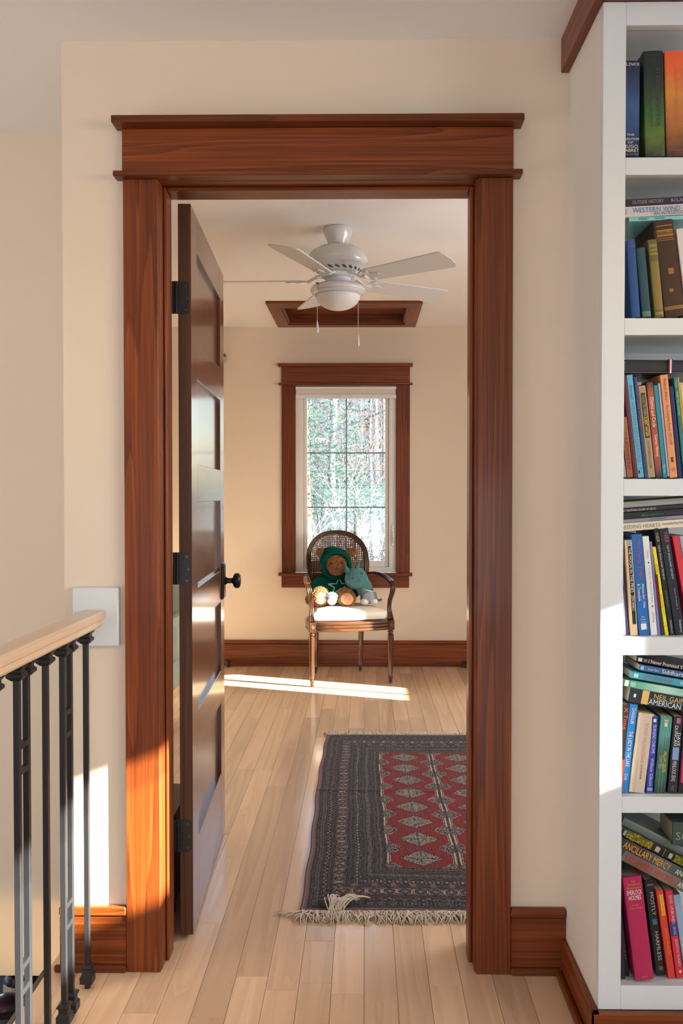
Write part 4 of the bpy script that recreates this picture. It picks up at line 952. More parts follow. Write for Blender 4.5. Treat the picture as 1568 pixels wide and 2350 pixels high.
book('orange hardcover with sunset colours, on the top shelf at the photo edge', (220, 100, 50), (1531, 359.8), (1526, 118), 62, [('HARRY POTTER', .17, .70, .66, .18, (205, 120, 96), 'v'), ('AND THE DEATHLY HALLOWS', .17, .62, .40, .10, (205, 120, 90), 'v'), ('SCHOLASTIC', .935, .95, .5, .5, (190, 90, 60), 'h')], kind='hb', depth=.17, group=g, grad=((70, 58, 50), (150, 96, 52), (190, 120, 64), (214, 146, 66), (232, 108, 56), (238, 96, 52)))
g = 'books standing on the second shelf'
book('worn royal blue cloth book, leftmost standing on the second shelf', (38, 78, 140), (1450, 729.3), (1437.5, 551), 21, [('POEMS', .08, .1, .5, .6, (150, 90, 70), 'h')], kind='hb', group=g, zfix=1.6277, rough=.7)
book('short faded teal-blue cloth book with scuffed foot, second from left on the second shelf', (44, 78, 92), (1475, 729.5), (1460.5, 570), 21, [], [(.91, .985, .5, .9, (96, 128, 120))], kind='hb', group=g, zfix=1.6277, rough=.75)
book('olive and gold patterned cloth book, third standing on the second shelf', (104, 100, 60), (1503.5, 729.5), (1486.5, 551), 22, [], [(.06, .10, .5, .8, (140, 130, 70)), (.12, .15, .5, .8, (140, 130, 70)), (.17, .20, .5, .8, (140, 130, 70)), (.28, .90, .5, .86, (132, 116, 62)), (.93, .965, .5, .86, (150, 132, 76))], kind='hb', group=g, zfix=1.6277, rough=.7)
book('tall brown cloth book with gold title band, on the second shelf', (66, 46, 34), (1528, 729.5), (1499.5, 508), 47, [('LONGFELLOW', .118, .152, .5, .92, (50, 34, 22), 'h'), ('RIVERSIDE EDITION', .900, .915, .5, .8, (60, 40, 24), 'h')], [(.055, .065, .5, 1.0, (150, 112, 56)), (.10, .17, .5, 1.0, (158, 118, 56)), (.185, .192, .5, 1, (150, 112, 56)), (.205, .212, .5, 1, (140, 105, 50)), (.50, .56, .55, .28, (150, 108, 50)), (.71, .745, .45, .2, (150, 108, 50)), (.89, .925, .5, 1.0, (156, 116, 56))], kind='hb', depth=.15, group=g, zfix=1.6277, rough=.75)
book('white paperback with yellow foot, on the second shelf at the photo edge', (214, 206, 204), (1577, 729.5), (1552.5, 526), 27, [], [(.52, 1.0, .5, 1.0, (215, 180, 70))], group=g, zfix=1.6277)
g = 'books lying on top of the second shelf row'
book('turquoise thin paperback, lowest of the stack on the second shelf', (130, 200, 205), 0, 0, 9, [('VIRTUAL REALITY', .09, .20, .5, .55, (30, 60, 110), 'v'), ('BOB PERELMAN', .25, .35, .5, .55, (30, 60, 110), 'v')], head=(1445, 508.3), deg=-2.4, length=.22, depth=.15, group=g)
book('white paperback with blue and grey lettering, middle of the stack on the second shelf', (196, 198, 204), 0, 0, 24.5, [('Nims', .01, .03, .5, .5, (70, 80, 110), 'h'), ('WESTERN WIND', .09, .57, .60, .46, (82, 120, 176), 'v'), ('AN INTRODUCTION TO POETRY', .30, .95, .22, .30, (80, 80, 92), 'v')], head=(1432, 499.5), deg=-3.0, length=.22, depth=.15, group=g, Y=1.998)
book('dark purple-black paperback, top of the stack on the second shelf', (44, 42, 54), 0, 0, 16, [('OUTSIDE HISTORY', .09, .42, .5, .50, (170, 150, 190), 'v'), ('BOLAND', .50, .68, .5, .48, (170, 150, 190), 'v')], head=(1432, 474.0), deg=-2.9, length=.21, depth=.14, group=g)
g = 'books standing on the third shelf'
book('pale book with dark lettering, mostly behind the stile on the third shelf', (150, 146, 160), (1424, 1096.5), (1412, 1000), 15, group=g, zfix=1.2747)
book('brown-orange paperback, at the left end of the third shelf', (150, 92, 58), (1440, 1096.5), (1425, 958), 14, [('LADYSMITH', .35, .85, .5, .5, (90, 50, 30), 'v')], group=g, zfix=1.2747)
book('thin maroon paperback, left of the light blue one on the third shelf', (92, 24, 44), (1455, 1096.5), (1428, 862), 9.3, group=g, zfix=1.2747)
book('light blue paperback with purple lettering, on the third shelf', (96, 178, 210), (1465, 1096.6), (1438.3, 861.5), 14, [('Sherman', .10, .24, .5, .45, (60, 50, 80), 'v'), ('WESTERN CIVILIZATIONS / II', .26, .92, .5, .58, (120, 104, 150), 'v')], [(.93, .96, .3, .3, (40, 50, 60))], group=g, zfix=1.2747)
book('navy blue paperback with red lettering, right of the light blue one on the third shelf', (36, 66, 116), (1479.5, 1096.6), (1454.5, 866), 8.2, [('SELECTED POEMS', .08, .50, .5, .5, (150, 80, 96), 'v')], group=g, zfix=1.2747)
book('tan paperback with yellow and white lettering on a dark panel, third shelf', (170, 150, 118), (1488.3, 1096.6), (1465.2, 886), 17, [('COLLECTED POEMS', .10, .33, .5, .36, (200, 190, 160), 'v'), ('ROBERT HAYDEN', .34, .55, .5, .45, (236, 220, 60), 'v'), ('EDITED BY FREDERICK GLAYSHER', .60, .90, .5, .28, (60, 44, 30), 'v')], [(.08, .57, .5, .60, (62, 40, 28))], group=g, zfix=1.2747)
book('black and rust paperback with white lettering, third shelf', (120, 60, 44), (1506, 1096.6), (1484, 878), 15, [('District and Circle', .16, .47, .55, .56, W_, 'v'), ('Seamus Heaney', .55, .78, .55, .56, W_, 'v')], group=g, zfix=1.2747, grad=((40, 50, 60), (170, 80, 56), (180, 84, 58), (150, 66, 48), (196, 92, 60), (40, 36, 34)))
book('teal paperback, left of the orange one on the third shelf', (32, 140, 156), (1522.3, 1096.6), (1500.5, 885), 9.5, [('Merwin', .86, .95, .5, .5, (180, 220, 230), 'v')], group=g, zfix=1.2747)
book('very thin lilac paperback, between the teal and orange ones on the third shelf', (160, 170, 200), (1532.6, 1093), (1510.5, 880), 4.6, group=g, zfix=1.2747)
book('orange paperback with thin dark lettering, third shelf', (224, 152, 104), (1538.3, 1096.8), (1515.3, 861), 18, [('Elizabeth Bishop /', .04, .27, .5, .42, (110, 60, 56), 'v'), ('The Complete Poems 1927-1979', .29, .68, .5, .46, (110, 60, 56), 'v'), ('FSG', .905, .94, .5, .45, (120, 70, 50), 'v')], [(.80, .85, .5, .35, (110, 70, 50))], group=g, zfix=1.2747)
book('dark indigo paperback, right of the orange one on the third shelf', (30, 34, 92), (1557.3, 1096.8), (1536, 887), 9.5, group=g, zfix=1.2747)
book('glossy green paperback, near the right photo edge on the third shelf', (40, 116, 116), (1570, 1096.8), (1546.5, 866), 8.2, [('Pound', .03, .10, .5, .5, (150, 220, 200), 'v'), ('SELECTED CANTOS', .14, .38, .5, .5, (150, 230, 160), 'v')], group=g, zfix=1.2747)
book('thin mustard yellow paperback, beside the green one on the third shelf', (196, 158, 60), (1579, 1096.8), (1555, 866), 4, group=g, zfix=1.2747)
book('cream paperback at the right photo edge of the third shelf', (206, 196, 150), (1586, 1096.8), (1561, 884), 12, group=g, zfix=1.2747)
g = 'notebook lying on the third shelf row'
nb = book('black notebook with a tricolour ribbon, lying on the third shelf row', (34, 36, 42), 0, 0, 30, [('Journal', .012, .03, .5, .7, (120, 124, 130), 'h')], [(.0, 1.0, .04, .035, (120, 128, 134))], head=(1428, 855.5), deg=.6, length=.25, depth=.16, kind='hb', group=g)
rb = MB()
for i, cc in enumerate(((160, 30, 44), (225, 222, 216), (40, 56, 120))):
    t_ = 30*2.0/F_; z = .25-(1536.5-1428)*2.0/F_-(i-1)*.0030
    MB().box(-.0010, -.0062, z-.0015, t_+.0010, -.0050, z+.0015).build('ribbon', ink(cc), nb)
    MB().box(t_+.0002, -.0050, z-.0015, t_+.0010, .10, z+.0015).build('ribbon', ink(cc), nb)
g = 'books lying on top of the fourth shelf row'
for (lab, col, hd_, w, tx, dp) in (
    ('cream paperback, lowest of the stack on the fourth shelf', (222, 214, 194), (1417, 1220.8), 18.6, [('BLEEDING HEARTS', .02, .40, .5, .50, (130, 128, 122), 'v'), ('compiled by Michelle Lewis', .42, .76, .55, .40, (50, 50, 52), 'v')], .14),
    ('thin grey paperback with upside-down title, second from below in the fourth-shelf stack', (138, 140, 156), (1417, 1201.6), 8.2, [('Sharon Olds', .30, .46, .5, .6, (90, 84, 110), 'u'), ('The Father', .68, .85, .5, .62, (80, 80, 96), 'u')], .14),
    ('black paperback with green and purple upside-down title, middle of the fourth-shelf stack', (24, 26, 34), (1417, 1193.0), 15, [('e.e.cummings', .22, .43, .40, .38, (40, 150, 120), 'u'), ('Tulips & Chimneys', .47, .76, .40, .36, (84, 80, 120), 'u')], .15),
    ('black paperback with small white title, second from the top of the fourth-shelf stack', (38, 35, 40), (1417, 1177.4), 9.5, [('WALT WHITMAN LEAVES OF GRASS', .02, .36, .4, .55, (190, 186, 180), 'v')], .15),
    ('sage green and pale blue paperback, top of the fourth-shelf stack', (146, 146, 124), (1417, 1167.3), 14, [], .16)):
    book(lab, col, 0, 0, w, tx, [(0, 1, .36, .34, (140, 158, 184))] if 'sage' in lab else (), head=hd_, deg=-4.2 if 'cream' in lab else -4.3, length=.24, depth=dp, group=g)
g = 'books standing on the fourth shelf'
Z4 = .925
book('pale lavender paperback, leftmost standing on the fourth shelf, sunlit', (206, 208, 226), (1426, 1460), (1417, 1280), 12, group=g, zfix=Z4)
book('thin purple paperback, second from left on the fourth shelf', (76, 60, 104), (1438.8, 1460), (1420, 1262), 6.3, group=g, zfix=Z4)
book('cream paperback with a black title strip, left part of the fourth shelf', (222, 192, 150), (1447.5, 1460.3), (1433.5, 1242), 17.5, [('THE MOON IN THE PINES', .08, .55, .62, .36, (230, 228, 224), 'v'), ('ZEN HAIKU', .58, .74, .62, .32, (230, 228, 224), 'v')], [(.065, .885, .62, .48, (36, 38, 44)), (0, .06, .62, .6, (150, 168, 190))], group=g, zfix=Z4)
book('bright blue paperback with red wavy title, fourth shelf', (20, 104, 178), (1467.6, 1461), (1449.2, 1230), 24.5, [('The Party Train', .05, .44, .55, .44, (214, 50, 84), 'v'), ('Alexander, Vinz', .49, .73, .70, .28, W_, 'v'), ('& Truesdale', .49, .66, .32, .28, W_, 'v'), ('NEW', .815, .825, .5, .3, W_, 'h'), ('RIVERS', .84, .85, .5, .5, W_, 'h'), ('PRESS', .865, .875, .5, .4, W_, 'h')], [(.885, .945, .5, .52, (230, 234, 236))], group=g, zfix=Z4)
book('white paperback with thin grey lettering, right of the blue one on the fourth shelf', (226, 228, 232), (1494.6, 1461), (1474.4, 1234), 15.5, [('Meehan', .15, .22, .6, .28, (120, 120, 124), 'v'), ('The Man Who Was Marked By Winter', .31, .67, .6, .34, (130, 132, 140), 'v'), ('EWU Press', .77, .87, .6, .3, (110, 112, 118), 'v')], [(.26, .275, .6, .2, (30, 30, 34)), (.70, .715, .6, .2, (30, 30, 34))], group=g, zfix=Z4)
book('thin lavender paperback, left of the dark short one on the fourth shelf', (132, 126, 176), (1511, 1461), (1491, 1246), 5.8, group=g, zfix=Z4)
book('short dark teal and maroon paperback, left of the yellow one on the fourth shelf', (22, 48, 74), (1517.6, 1461), (1502, 1322), 8, [], [(.0, .55, .5, .98, (96, 26, 28))], group=g, zfix=Z4)
book('slim yellow paperback with dark lettering, fourth shelf', (236, 218, 24), (1527.5, 1461.5), (1497.5, 1259), 8.4, [('TROPICS', .19, .31, .5, .42, (120, 104, 20), 'v'), ('David Wohel', .54, .77, .5, .40, (130, 112, 20), 'v'), ('O', .885, .905, .5, .4, (120, 104, 20), 'v')], group=g, zfix=Z4)
book('black paperback journal, first right of the yellow one on the fourth shelf', (34, 38, 46), (1538, 1461.5), (1500.5, 1216), 11.5, [('NER', .05, .13, .5, .55, (190, 160, 120), 'v'), ('NEW ENGLAND REVIEW', .16, .48, .5, .34, (200, 206, 214), 'v'), ('Volume 30, Number 1', .58, .74, .5, .28, (150, 156, 164), 'v'), ('Middlebury', .86, .98, .5, .45, (190, 196, 204), 'v')], group=g, zfix=Z4, rough=.3)
book('thick black glossy journal with pink letters, left of the red book on the fourth shelf', (44, 50, 62), (1551.5, 1461.5), (1513, 1217), 22, [('NER', .04, .14, .62, .4, (170, 80, 120), 'v'), ('NEW ENGLAND REVIEW', .16, .48, .62, .22, (170, 190, 220), 'v'), ('Volume 29, Number 4', .56, .76, .62, .18, (150, 160, 180), 'v'), ('Middlebury', .86, .98, .62, .30, (190, 200, 214), 'v')], group=g, zfix=Z4, rough=.25)
book('red paperback, near the right photo edge of the fourth shelf', (206, 50, 66), (1585, 1461.5), (1543.5, 1234), 15.5, group=g, zfix=Z4)
book('pale grey-blue paperback, right of the red one on the fourth shelf', (150, 172, 196), (1602, 1461.5), (1559.5, 1234), 14, group=g, zfix=Z4)
g = 'paperbacks lying on top of the fifth shelf row'
book('dark paperback with yellow and white title, lowest of the fifth-shelf stack', (34, 48, 60), 0, 0, 33, [('NEIL GAIMAN', .27, .72, .70, .34, (226, 196, 110), 'v'), ('AMERICAN GODS', .22, .80, .28, .36, (226, 232, 236), 'v')], [(.14, .215, .5, .96, (222, 186, 110)), (.05, .075, .5, .24, (224, 228, 230)), (.225, 1.0, .49, .012, (200, 204, 200))], head=(1441.5, 1610), deg=10.3, length=.205, depth=.11, group=g)
book('green and white patterned paperback, second from below in the fifth-shelf stack', (120, 170, 150), 0, 0, 17, [('WILLIAM GIBSON', .55, .95, .4, .34, (226, 240, 232), 'v')], [(.01, .055, .5, .8, (226, 226, 200)), (.08, .14, .5, .6, (150, 196, 180))], head=(1431, 1575), deg=10.2, length=.19, depth=.11, group=g, grad=((40, 84, 78), (110, 190, 168), (190, 226, 206), (120, 190, 168), (34, 72, 66)))
book('turquoise paperback with pink and white title, middle of the fifth-shelf stack', (62, 164, 186), 0, 0, 16, [('NEUROMANCER', .15, .50, .5, .6, (150, 110, 150), 'v'), ('WILLIAM GIBSON', .58, .98, .5, .6, (220, 234, 240), 'v')], [(.035, .085, .5, .55, (200, 224, 210))], head=(1447.5, 1556), deg=9.8, length=.19, depth=.11, group=g)
book('mid-blue paperback with white script title, second from top in the fifth-shelf stack', (62, 104, 156), 0, 0, 14, [('Bantam Classic', .11, .24, .5, .34, (220, 226, 236), 'v'), ('Siddhartha', .28, .62, .5, .7, (226, 232, 240), 'v'), ('HERMANN HESSE', .66, .96, .5, .4, (226, 232, 240), 'v')], [(.015, .055, .5, .6, (160, 186, 214))], head=(1467, 1538.5), deg=9.7, length=.18, depth=.11, group=g)
book('black paperback with white crowded title, top of the fifth-shelf stack', (30, 32, 38), 0, 0, 13, [('I Never Promised You A Rose Garden', .15, .98, .5, .66, W_, 'v')], [(.02, .07, .5, .62, (226, 226, 226)), (.09, .13, .5, .5, (120, 122, 128))], head=(1460.5, 1518.5), deg=10.4, length=.18, depth=.11, group=g)
g = 'paperbacks standing on the fifth shelf'
Z5 = .5692
book('black paperback with orange script, leftmost on the fifth shelf, half behind the stile', (54, 50, 48), (1411, 1826), (1429, 1623), 17.5, [('X Time', .03, .28, .55, .5, (232, 96, 64), 'v')], [(.62, 1.0, .5, 1.0, (222, 84, 44))], group=g, zfix=Z5)
book('bright blue paperback leaning right with white title, fifth shelf', (34, 124, 200), (1424, 1826), (1447, 1622.5), 18, [('RAYMOND', .03, .14, .82, .2, (130, 190, 235), 'v'), ('CHANDLER', .04, .22, .5, .42, W_, 'v'), ('THE LADY IN THE LAKE', .30, .70, .5, .50, W_, 'v'), ('Crest', .78, .85, .5, .4, W_, 'v')], group=g, zfix=Z5, pagecol=(226, 196, 160))
book('thick cream paperback with faded red title and cracked spine, fifth shelf', (206, 190, 170), (1443.5, 1827.5), (1466.5, 1646), 37, [('STAND ON ZANZIBAR', .12, .62, .60, .22, (206, 140, 118), 'v'), ('JOHN BRUNNER', .64, .83, .60, .15, (60, 48, 42), 'v')], [(.0, 1, .10, .12, (226, 208, 180)), (.03, 1, .22, .02, (236, 224, 200)), (.55, 1, .33, .015, (170, 150, 126))], group=g, zfix=Z5, pagecol=(226, 196, 160))
book('violet-blue paperback with white title, fifth shelf', (56, 66, 172), (1483.5, 1826), (1496.6, 1650), 15, [('BURNING CHROME', .11, .48, .55, .50, (206, 214, 240), 'v'), ('William Gibson', .54, .90, .55, .50, (206, 214, 240), 'v')], [(.03, .07, .5, .45, (220, 226, 240)), (.925, .965, .5, .8, (150, 160, 190))], group=g, zfix=Z5, pagecol=(226, 196, 160))
book('worn green paperback with yellow and grey title blocks, fifth shelf', (60, 130, 112), (1501, 1826.5), (1517.8, 1651), 27, [('COUNT ZERO', .50, .68, .30, .32, (170, 180, 190), 'v'), ('WILLIAM GIBSON', .45, .72, .66, .34, (214, 196, 84), 'v')], [(.04, .07, .5, .4, (214, 170, 120)), (.08, .13, .5, .25, (214, 224, 226)), (.0, 1, .36, .015, (170, 200, 190)), (.0, 1, .62, .015, (170, 200, 190))], group=g, zfix=Z5, grad=((32, 60, 50), (60, 110, 88), (40, 84, 70), (86, 158, 150), (70, 150, 128)), pagecol=(226, 196, 160))
book('black paperback with white title and a small pale blue picture, fifth shelf', (32, 38, 50), (1533, 1825.5), (1547, 1649.5), 22, [('DUNCAN', .12, .38, .36, .34, W_, 'v'), ('DAVE', .21, .38, .70, .32, W_, 'v'), ('PERILOUS SEAS', .58, .84, .45, .42, (206, 212, 220), 'v'), ('FANTASY', .90, .96, .45, .3, (120, 126, 136), 'v')], [(.02, .09, .55, .42, (176, 100, 150)), (.40, .565, .5, .66, (130, 160, 206))], group=g, zfix=Z5, pagecol=(226, 196, 160))
book('black and magenta paperback at the right photo edge of the fifth shelf', (30, 28, 34), (1557, 1825.5), (1570, 1650), 24, [], [(.45, .86, .4, .5, (200, 50, 110))], group=g, zfix=Z5)
g = 'books lying aslant on the bottom shelf row'
book('grey and red paperback with orange title, lowest of the slanting bottom-shelf stack', (96, 84, 78), 0, 0, 25.2, [('ANCILLARY SWORD', .04, .62, .5, .62, (196, 72, 34), 'v'), ('ANN LECKIE', .68, .97, .5, .52, W_, 'v')], head=(1424, 1973.5), deg=27.4, length=.205, depth=.13, group=g, grad=((50, 56, 60), (90, 84, 80), (134, 120, 110), (110, 84, 84), (96, 100, 96)))
book('green-black paperback with yellow title, middle of the slanting bottom-shelf stack', (50, 66, 62), 0, 0, 24.3, [('ANCILLARY MERCY', .03, .60, .5, .64, (230, 160, 30), 'v'), ('ANN LECKIE', .67, .97, .5, .52, W_, 'v')], head=(1421, 1944.5), deg=27.3, length=.205, depth=.13, group=g, grad=((34, 44, 42), (50, 72, 60), (84, 96, 104), (64, 50, 60), (40, 52, 50)))
yb = book('black paperback with yellow lace pattern, top printed spine of the slanting bottom-shelf stack', (26, 24, 18), 0, 0, 20, [], [(.06, .36, .5, .86, (96, 88, 20)), (.63, .98, .5, .86, (96, 88, 20)), (.02, .05, .5, .6, (150, 150, 150)), (.40, .45, .5, .6, (170, 166, 160)), (.56, .60, .5, .6, (170, 166, 160)), (.50, .506, .5, .95, (150, 130, 30))], head=(1423.5, 1916.5), deg=27.0, length=.21, depth=.14, group=g)
R = random.Random(4); lace = MB(); tt = 22*2.0/F_
for a0, a1 in ((.06, .36), (.63, .98)):
    for q in range(70):
        z = .21*(1-R.uniform(a0, a1)); x = R.uniform(.1, .9)*tt; r_ = R.uniform(.001, .0026); a = R.uniform(0, 6)
        lace.tube([(x+r_*math.cos(a+u), -.0008, z+r_*math.sin(a+u)) for u in np.linspace(0, 3.2, 6)], .0003, 3)
lace.build('lace_print', ink((226, 206, 60)), yb)['kind'] = 'stuff'
book('grey-green hardcover lying face up on top of the slanting bottom-shelf stack', (96, 108, 104), 0, 0, 20, [], head=(1424, 1893.5), deg=26.8, length=.20, depth=.15, group=g, Y=2.012, kind='hb')
o = book('dark green cloth book with silver letters, lying at the top right of the bottom shelf', (62, 76, 70), 0, 0, 52, [('Stevenson', .04, .75, .42, .34, (140, 148, 140), 'v')], head=(1543.5, 1939), deg=1.0, length=.16, depth=.10, group=g, Y=2.000, kind='hb', rough=.75)
g = 'books standing on the bottom shelf'
Z6 = .1458
book('dark purple paperback, leftmost on the bottom shelf, mostly behind the stile', (44, 30, 46), (1420, 2247.5), (1413, 2100), 16, group=g, zfix=Z6, Y=1.998)
book('black paperback with faint thin title, second from left on the bottom shelf', (26, 26, 28), (1434.5, 2240), (1412, 2040), 11, [('NAKED LUNCH', .30, .80, .5, .4, (110, 104, 90), 'v')], group=g, zfix=Z6, Y=2.014)
book('thick magenta hardcover with white and gold title, bottom shelf', (176, 34, 88), (1459, 2251), (1429.5, 2014), 44.5, [('The', .035, .055, .5, .25, (206, 150, 50), 'h'), ('Original', .062, .085, .5, .65, (206, 150, 50), 'h'), ('Illustrated', .092, .115, .5, .72, (206, 150, 50), 'h'), ('SHERLOCK', .125, .170, .5, .80, W_, 'h'), ('HOLMES', .178, .222, .5, .65, W_, 'h'), ('Arthur', .262, .280, .5, .4, (206, 130, 60), 'h'), ('Conan Doyle', .290, .312, .5, .65, (206, 130, 60), 'h'), ('CASTLE', .957, .975, .5, .34, (222, 150, 50), 'h')], group=g, zfix=Z6, kind='hb', depth=.19, Y=1.990, pagecol=(150, 140, 124))
book('black paperback with spaced white title, right of the magenta book on the bottom shelf', (26, 25, 27), (1507.5, 2240), (1479, 2020), 20.5, [('ADAMS', .045, .062, .6, .7, (190, 186, 176), 'h'), ('MOSTLY', .13, .37, .62, .40, (196, 190, 178), 'v'), ('HARMLESS', .54, .84, .62, .40, (196, 190, 178), 'v')], [(.41, .47, .6, .5, (50, 110, 140)), (.90, .945, .6, .45, (90, 90, 92))], group=g, zfix=Z6, Y=2.012)
book('orange-red paperback with a yellow label, bottom shelf', (208, 66, 50), (1534.5, 2245.5), (1506, 2044), 17, [('Salman Rushdie', .43, .74, .62, .34, (230, 150, 60), 'v'), ('East, West', .06, .28, .60, .26, (206, 120, 50), 'v')], [(.05, .29, .60, .50, (222, 186, 60))], group=g, zfix=Z6, Y=2.006)
book('red paperback with pale blue title, right of the orange-red one on the bottom shelf', (206, 46, 58), (1553.5, 2245.5), (1527, 2045), 17.5, [('SING, UNBURIED, SING', .05, .50, .55, .42, (186, 206, 236), 'v'), ('JESMYN WARD', .55, .86, .55, .42, (186, 206, 236), 'v')], [(.36, .52, .5, .98, (70, 60, 130)), (.91, .94, .6, .3, (236, 200, 200))], group=g, zfix=Z6, Y=2.006)
book('pale blue and white paperback at the right photo edge of the bottom shelf', (150, 180, 206), (1573, 2245), (1545, 2060), 17, group=g, zfix=Z6, Y=2.02)
# ================================================================ OUTDOORS
gr = MB()
gx = np.linspace(-30, 30, 16); gy = np.linspace(7, 95, 24); gv = [(x, y, -3.3+.055*(y-8)+.35*math.sin(x*.3+y*.2)) for y in gy for x in gx]
gr.add(gv, [(j*16+i, j*16+i+1, (j+1)*16+i+1, (j+1)*16+i) for j in range(23) for i in range(15)])
struct('ground_outside', gr, plain('leaf_litter', (.022, .020, .017), .95, .1, var=.5, vscale=3))
def bark(nm, c): return plain(nm, c, .9, .1, bump=.5, bscale=25, var=.3, vscale=6)
BK = [bark('pale_bark', (.13, .13, .14)), bark('grey_bark', (.05, .06, .075)), bark('brown_bark', (.07, .055, .045))]
def tree_proto(seed, h=11, r=.13, nb=26, mat=0):
    R = random.Random(seed); t = empty('tree'); tr = MB(); p = []; x = y = 0
    for i in range(12): x += R.uniform(-.06, .06); y += R.uniform(-.06, .06); p.append((x, y, h*i/11))
    tr.tube(p, [r*(1-.07*i) for i in range(12)], 9); tr.build('trunk', BK[mat], t, smooth=True)
    br = MB()
    for k in range(nb):
        z = R.uniform(2.0, h*.95); i = min(10, int(z/h*11)); b = Vector(p[i]).lerp(Vector(p[i+1]), z/h*11-i); a = R.uniform(0, 2*PI); l = R.uniform(.8, 2.6); el = R.uniform(-.1, .9)
        d = Vector((math.cos(a)*math.cos(el), math.sin(a)*math.cos(el), math.sin(el))); q = [b]; dd = d.copy()
        for j in range(6): dd = (dd+Vector((R.uniform(-.25, .25), R.uniform(-.25, .25), R.uniform(-.15, .25)))).normalized(); q.append(q[-1]+dd*l/6)
        br.tube(q, [.028*(1-.14*j) for j in range(7)], 5)
        for w in range(5):
            s = q[R.randint(2, 6)]; e = [s]; d2 = (dd+Vector((R.uniform(-1, 1), R.uniform(-1, 1), R.uniform(-.5, .8)))).normalized()
            for j in range(4): d2 = (d2+Vector((R.uniform(-.3, .3), R.uniform(-.3, .3), R.uniform(-.1, .3)))).normalized(); e.append(e[-1]+d2*R.uniform(.12, .28))
            br.tube(e, [.010, .008, .006, .004, .003], 3)
    br.build('branches', BK[mat], t); return t
def copy_tree(o, parent=None):
    c = o.copy(); COL.objects.link(c); c.parent = parent
    for k in list(o.children): copy_tree(k, c)
    return c
protos = [tree_proto(11, 11, .12, 26, 0), tree_proto(12, 12, .17, 24, 1), tree_proto(13, 10, .08, 22, 0), tree_proto(14, 12, .10, 22, 2), tree_proto(15, 11, .22, 20, 1)]
R = random.Random(21); first = [True]*5
names = ['slim pale-barked bare tree', 'grey-trunked bare tree', 'very thin pale bare tree', 'thin brown bare tree', 'thick blue-grey bare tree']
spots = [(-1.15, 19, 2), (-.72, 21, 0), (-.35, 22, 2), (.25, 22, 2), (.42, 27, 1), (-.10, 26, 0), (-1.5, 24, 3), (.62, 27, 2)]
for i in range(30): y = R.uniform(25, 52); spots.append((R.uniform(-.085, .045)*y, y, R.randrange(5)))
for i, (x, y, k) in enumerate(spots):
    o = protos[k] if first[k] else copy_tree(protos[k]); first[k] = False
    o.location = (x, y, -3.4+.055*(y-8)); o.rotation_euler = (0, 0, R.uniform(0, 6)); s = R.uniform(.85, 1.15); o.scale = (s, s, s)
    tag(o, names[k]+' in the woods seen through the far window', 'tree', names[k]+'s in the woods')
NEED = [plain('pine_needles', (.022, .055, .045), .8, .2, var=.4, vscale=2), plain('russet_leaves', (.16, .07, .03), .8)]
def pine(x, y, z, n, spread, hgt, seed, mat, label, nm):
    R = random.Random(seed); t = thing(nm, label, 'tree', (x, y, -3.3)); f = MB()
    tr = MB().tube([(0, 0, 0), (.05, 0, 3), (0, .05, z+3.3+hgt)], [.10, .08, .03], 8); tr.build('trunk', BK[2], t, smooth=True)
    for k in range(n):
        zz = z+3.3+R.uniform(-hgt, hgt); a = R.uniform(0, 2*PI); rr = spread*R.random()**.6; c = Vector((rr*math.cos(a), rr*math.sin(a), zz-.25*rr))
        for j in range(16):
            d = Vector((R.uniform(-1, 1), R.uniform(-1, 1), R.uniform(-.5, 1))).normalized()*R.uniform(.05, .11); w = d.orthogonal().normalized()*.0042
            f.add([c-w, c+w, c+d], [(0, 1, 2)])
    f.build('foliage', NEED[mat], t)['kind'] = 'stuff'
pine(-.95, 14.5, 2.1, 620, 1.0, .8, 1, 0, 'soft green pine at the left of the far window', 'pine_tree')
pine(-.15, 15.5, 1.2, 400, .75, .35, 2, 0, 'light green low pine bough in the middle of the far window', 'pine_tree')
pine(-1.2, 20, .9, 500, .8, .6, 3, 0, 'dark green pine low at the left of the far window', 'pine_tree')
pine(.45, 21, 2.6, 300, 1.2, .9, 4, 1, 'small tree with russet leaves at the upper right of the far window', 'russet_tree')
pine(-1.4, 23, 3.0, 260, 1.2, .8, 5, 1, 'small tree with russet leaves at the upper left of the far window', 'russet_tree')
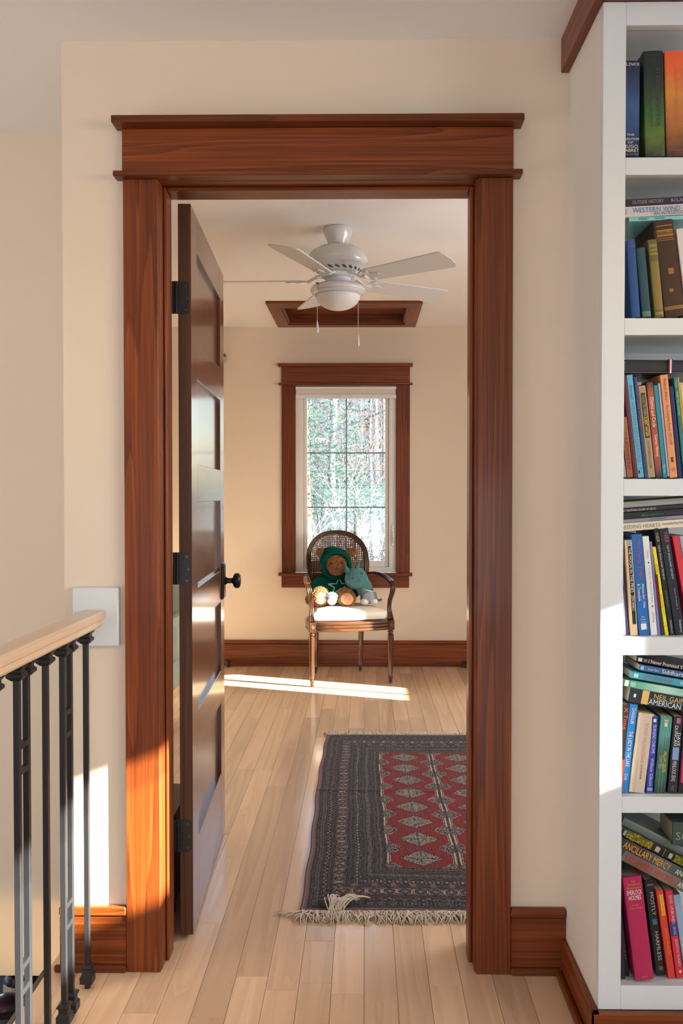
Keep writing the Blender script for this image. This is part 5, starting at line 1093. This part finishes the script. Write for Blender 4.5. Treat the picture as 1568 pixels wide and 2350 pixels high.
# twig thicket
R = random.Random(31); tw = MB()
for k in range(9000):
    y = R.uniform(17, 40); x = R.uniform(-.095, .05)*y; z = R.uniform(-.10, .11)*y+1.2; a = R.gauss(0, .5) if R.random() < .6 else R.uniform(-1.5, 1.5); l = R.uniform(.3, 1.3)
    d = Vector((math.sin(a), R.uniform(-.2, .2), math.cos(a)))*l; w = Vector((d.z, 0, -d.x)).normalized()*R.uniform(.003, .008)*y/25; m_ = Vector((R.uniform(-.06, .06), 0, R.uniform(-.06, .06)))
    p = Vector((x, y, z)); u = Vector((0, w.length, 0))
    tw.add([p-w, p+u, p+w, p+d*.5+m_-w*.8, p+d*.5+m_+u*.8, p+d*.5+m_+w*.8, p+d], [(0, 2, 5, 3), (2, 1, 4, 5), (1, 0, 3, 4), (3, 5, 6), (5, 4, 6), (4, 3, 6)])
o = tw.build('twig_thicket', bark('twig_bark', (.070, .076, .090))); o['kind'] = 'stuff'; tag(o, 'tangle of fine bare twigs filling the woods behind the far window', 'undergrowth')
# white-branched shrub near the house
R = random.Random(8); t = thing('bare_shrub', 'bare shrub with bright white sunlit branches low in the far window', 'shrub', (-.15, 10.2, -3.2)); f = MB()
def grow(p, d, l, r, n):
    q = [p]; 
    for j in range(5): d = (d+Vector((R.uniform(-.22, .22), R.uniform(-.15, .15), R.uniform(-.06, .24)))).normalized(); q.append(q[-1]+d*l/5)
    f.tube(q, [r*(1-.12*j) for j in range(6)], 5)
    if n: 
        for k in range(3): grow(q[R.randint(2, 5)], (d+Vector((R.uniform(-.9, .9), R.uniform(-.5, .5), R.uniform(-.1, .6)))).normalized(), l*.62, r*.62, n-1)
for k in range(8):
    x = R.uniform(-.75, .6); grow(Vector((x, R.uniform(-.25, .25), 2.7)), Vector((R.uniform(-.4, .4), 0, 1)).normalized(), R.uniform(.7, 1.15), .013, 3)
f.tube([(0, 0, 0), (0, 0, 1.5), (.1, 0, 2.9)], [.06, .05, .03], 8)
f.build('branches', bark('white_branch', (.22, .21, .21)), t)
for z, l in ((1.565, 'upper thin dark overhead wire crossing the far window'), (1.375, 'lower thin dark overhead wire crossing the far window')):
    o = MB().tube([(x, 12, z+.0006*x*x) for x in np.linspace(-9, 9, 12)], .007, 6).build('overhead_wire', plain('wire_dark', (.05, .06, .08), .6)); tag(o, l, 'wire')
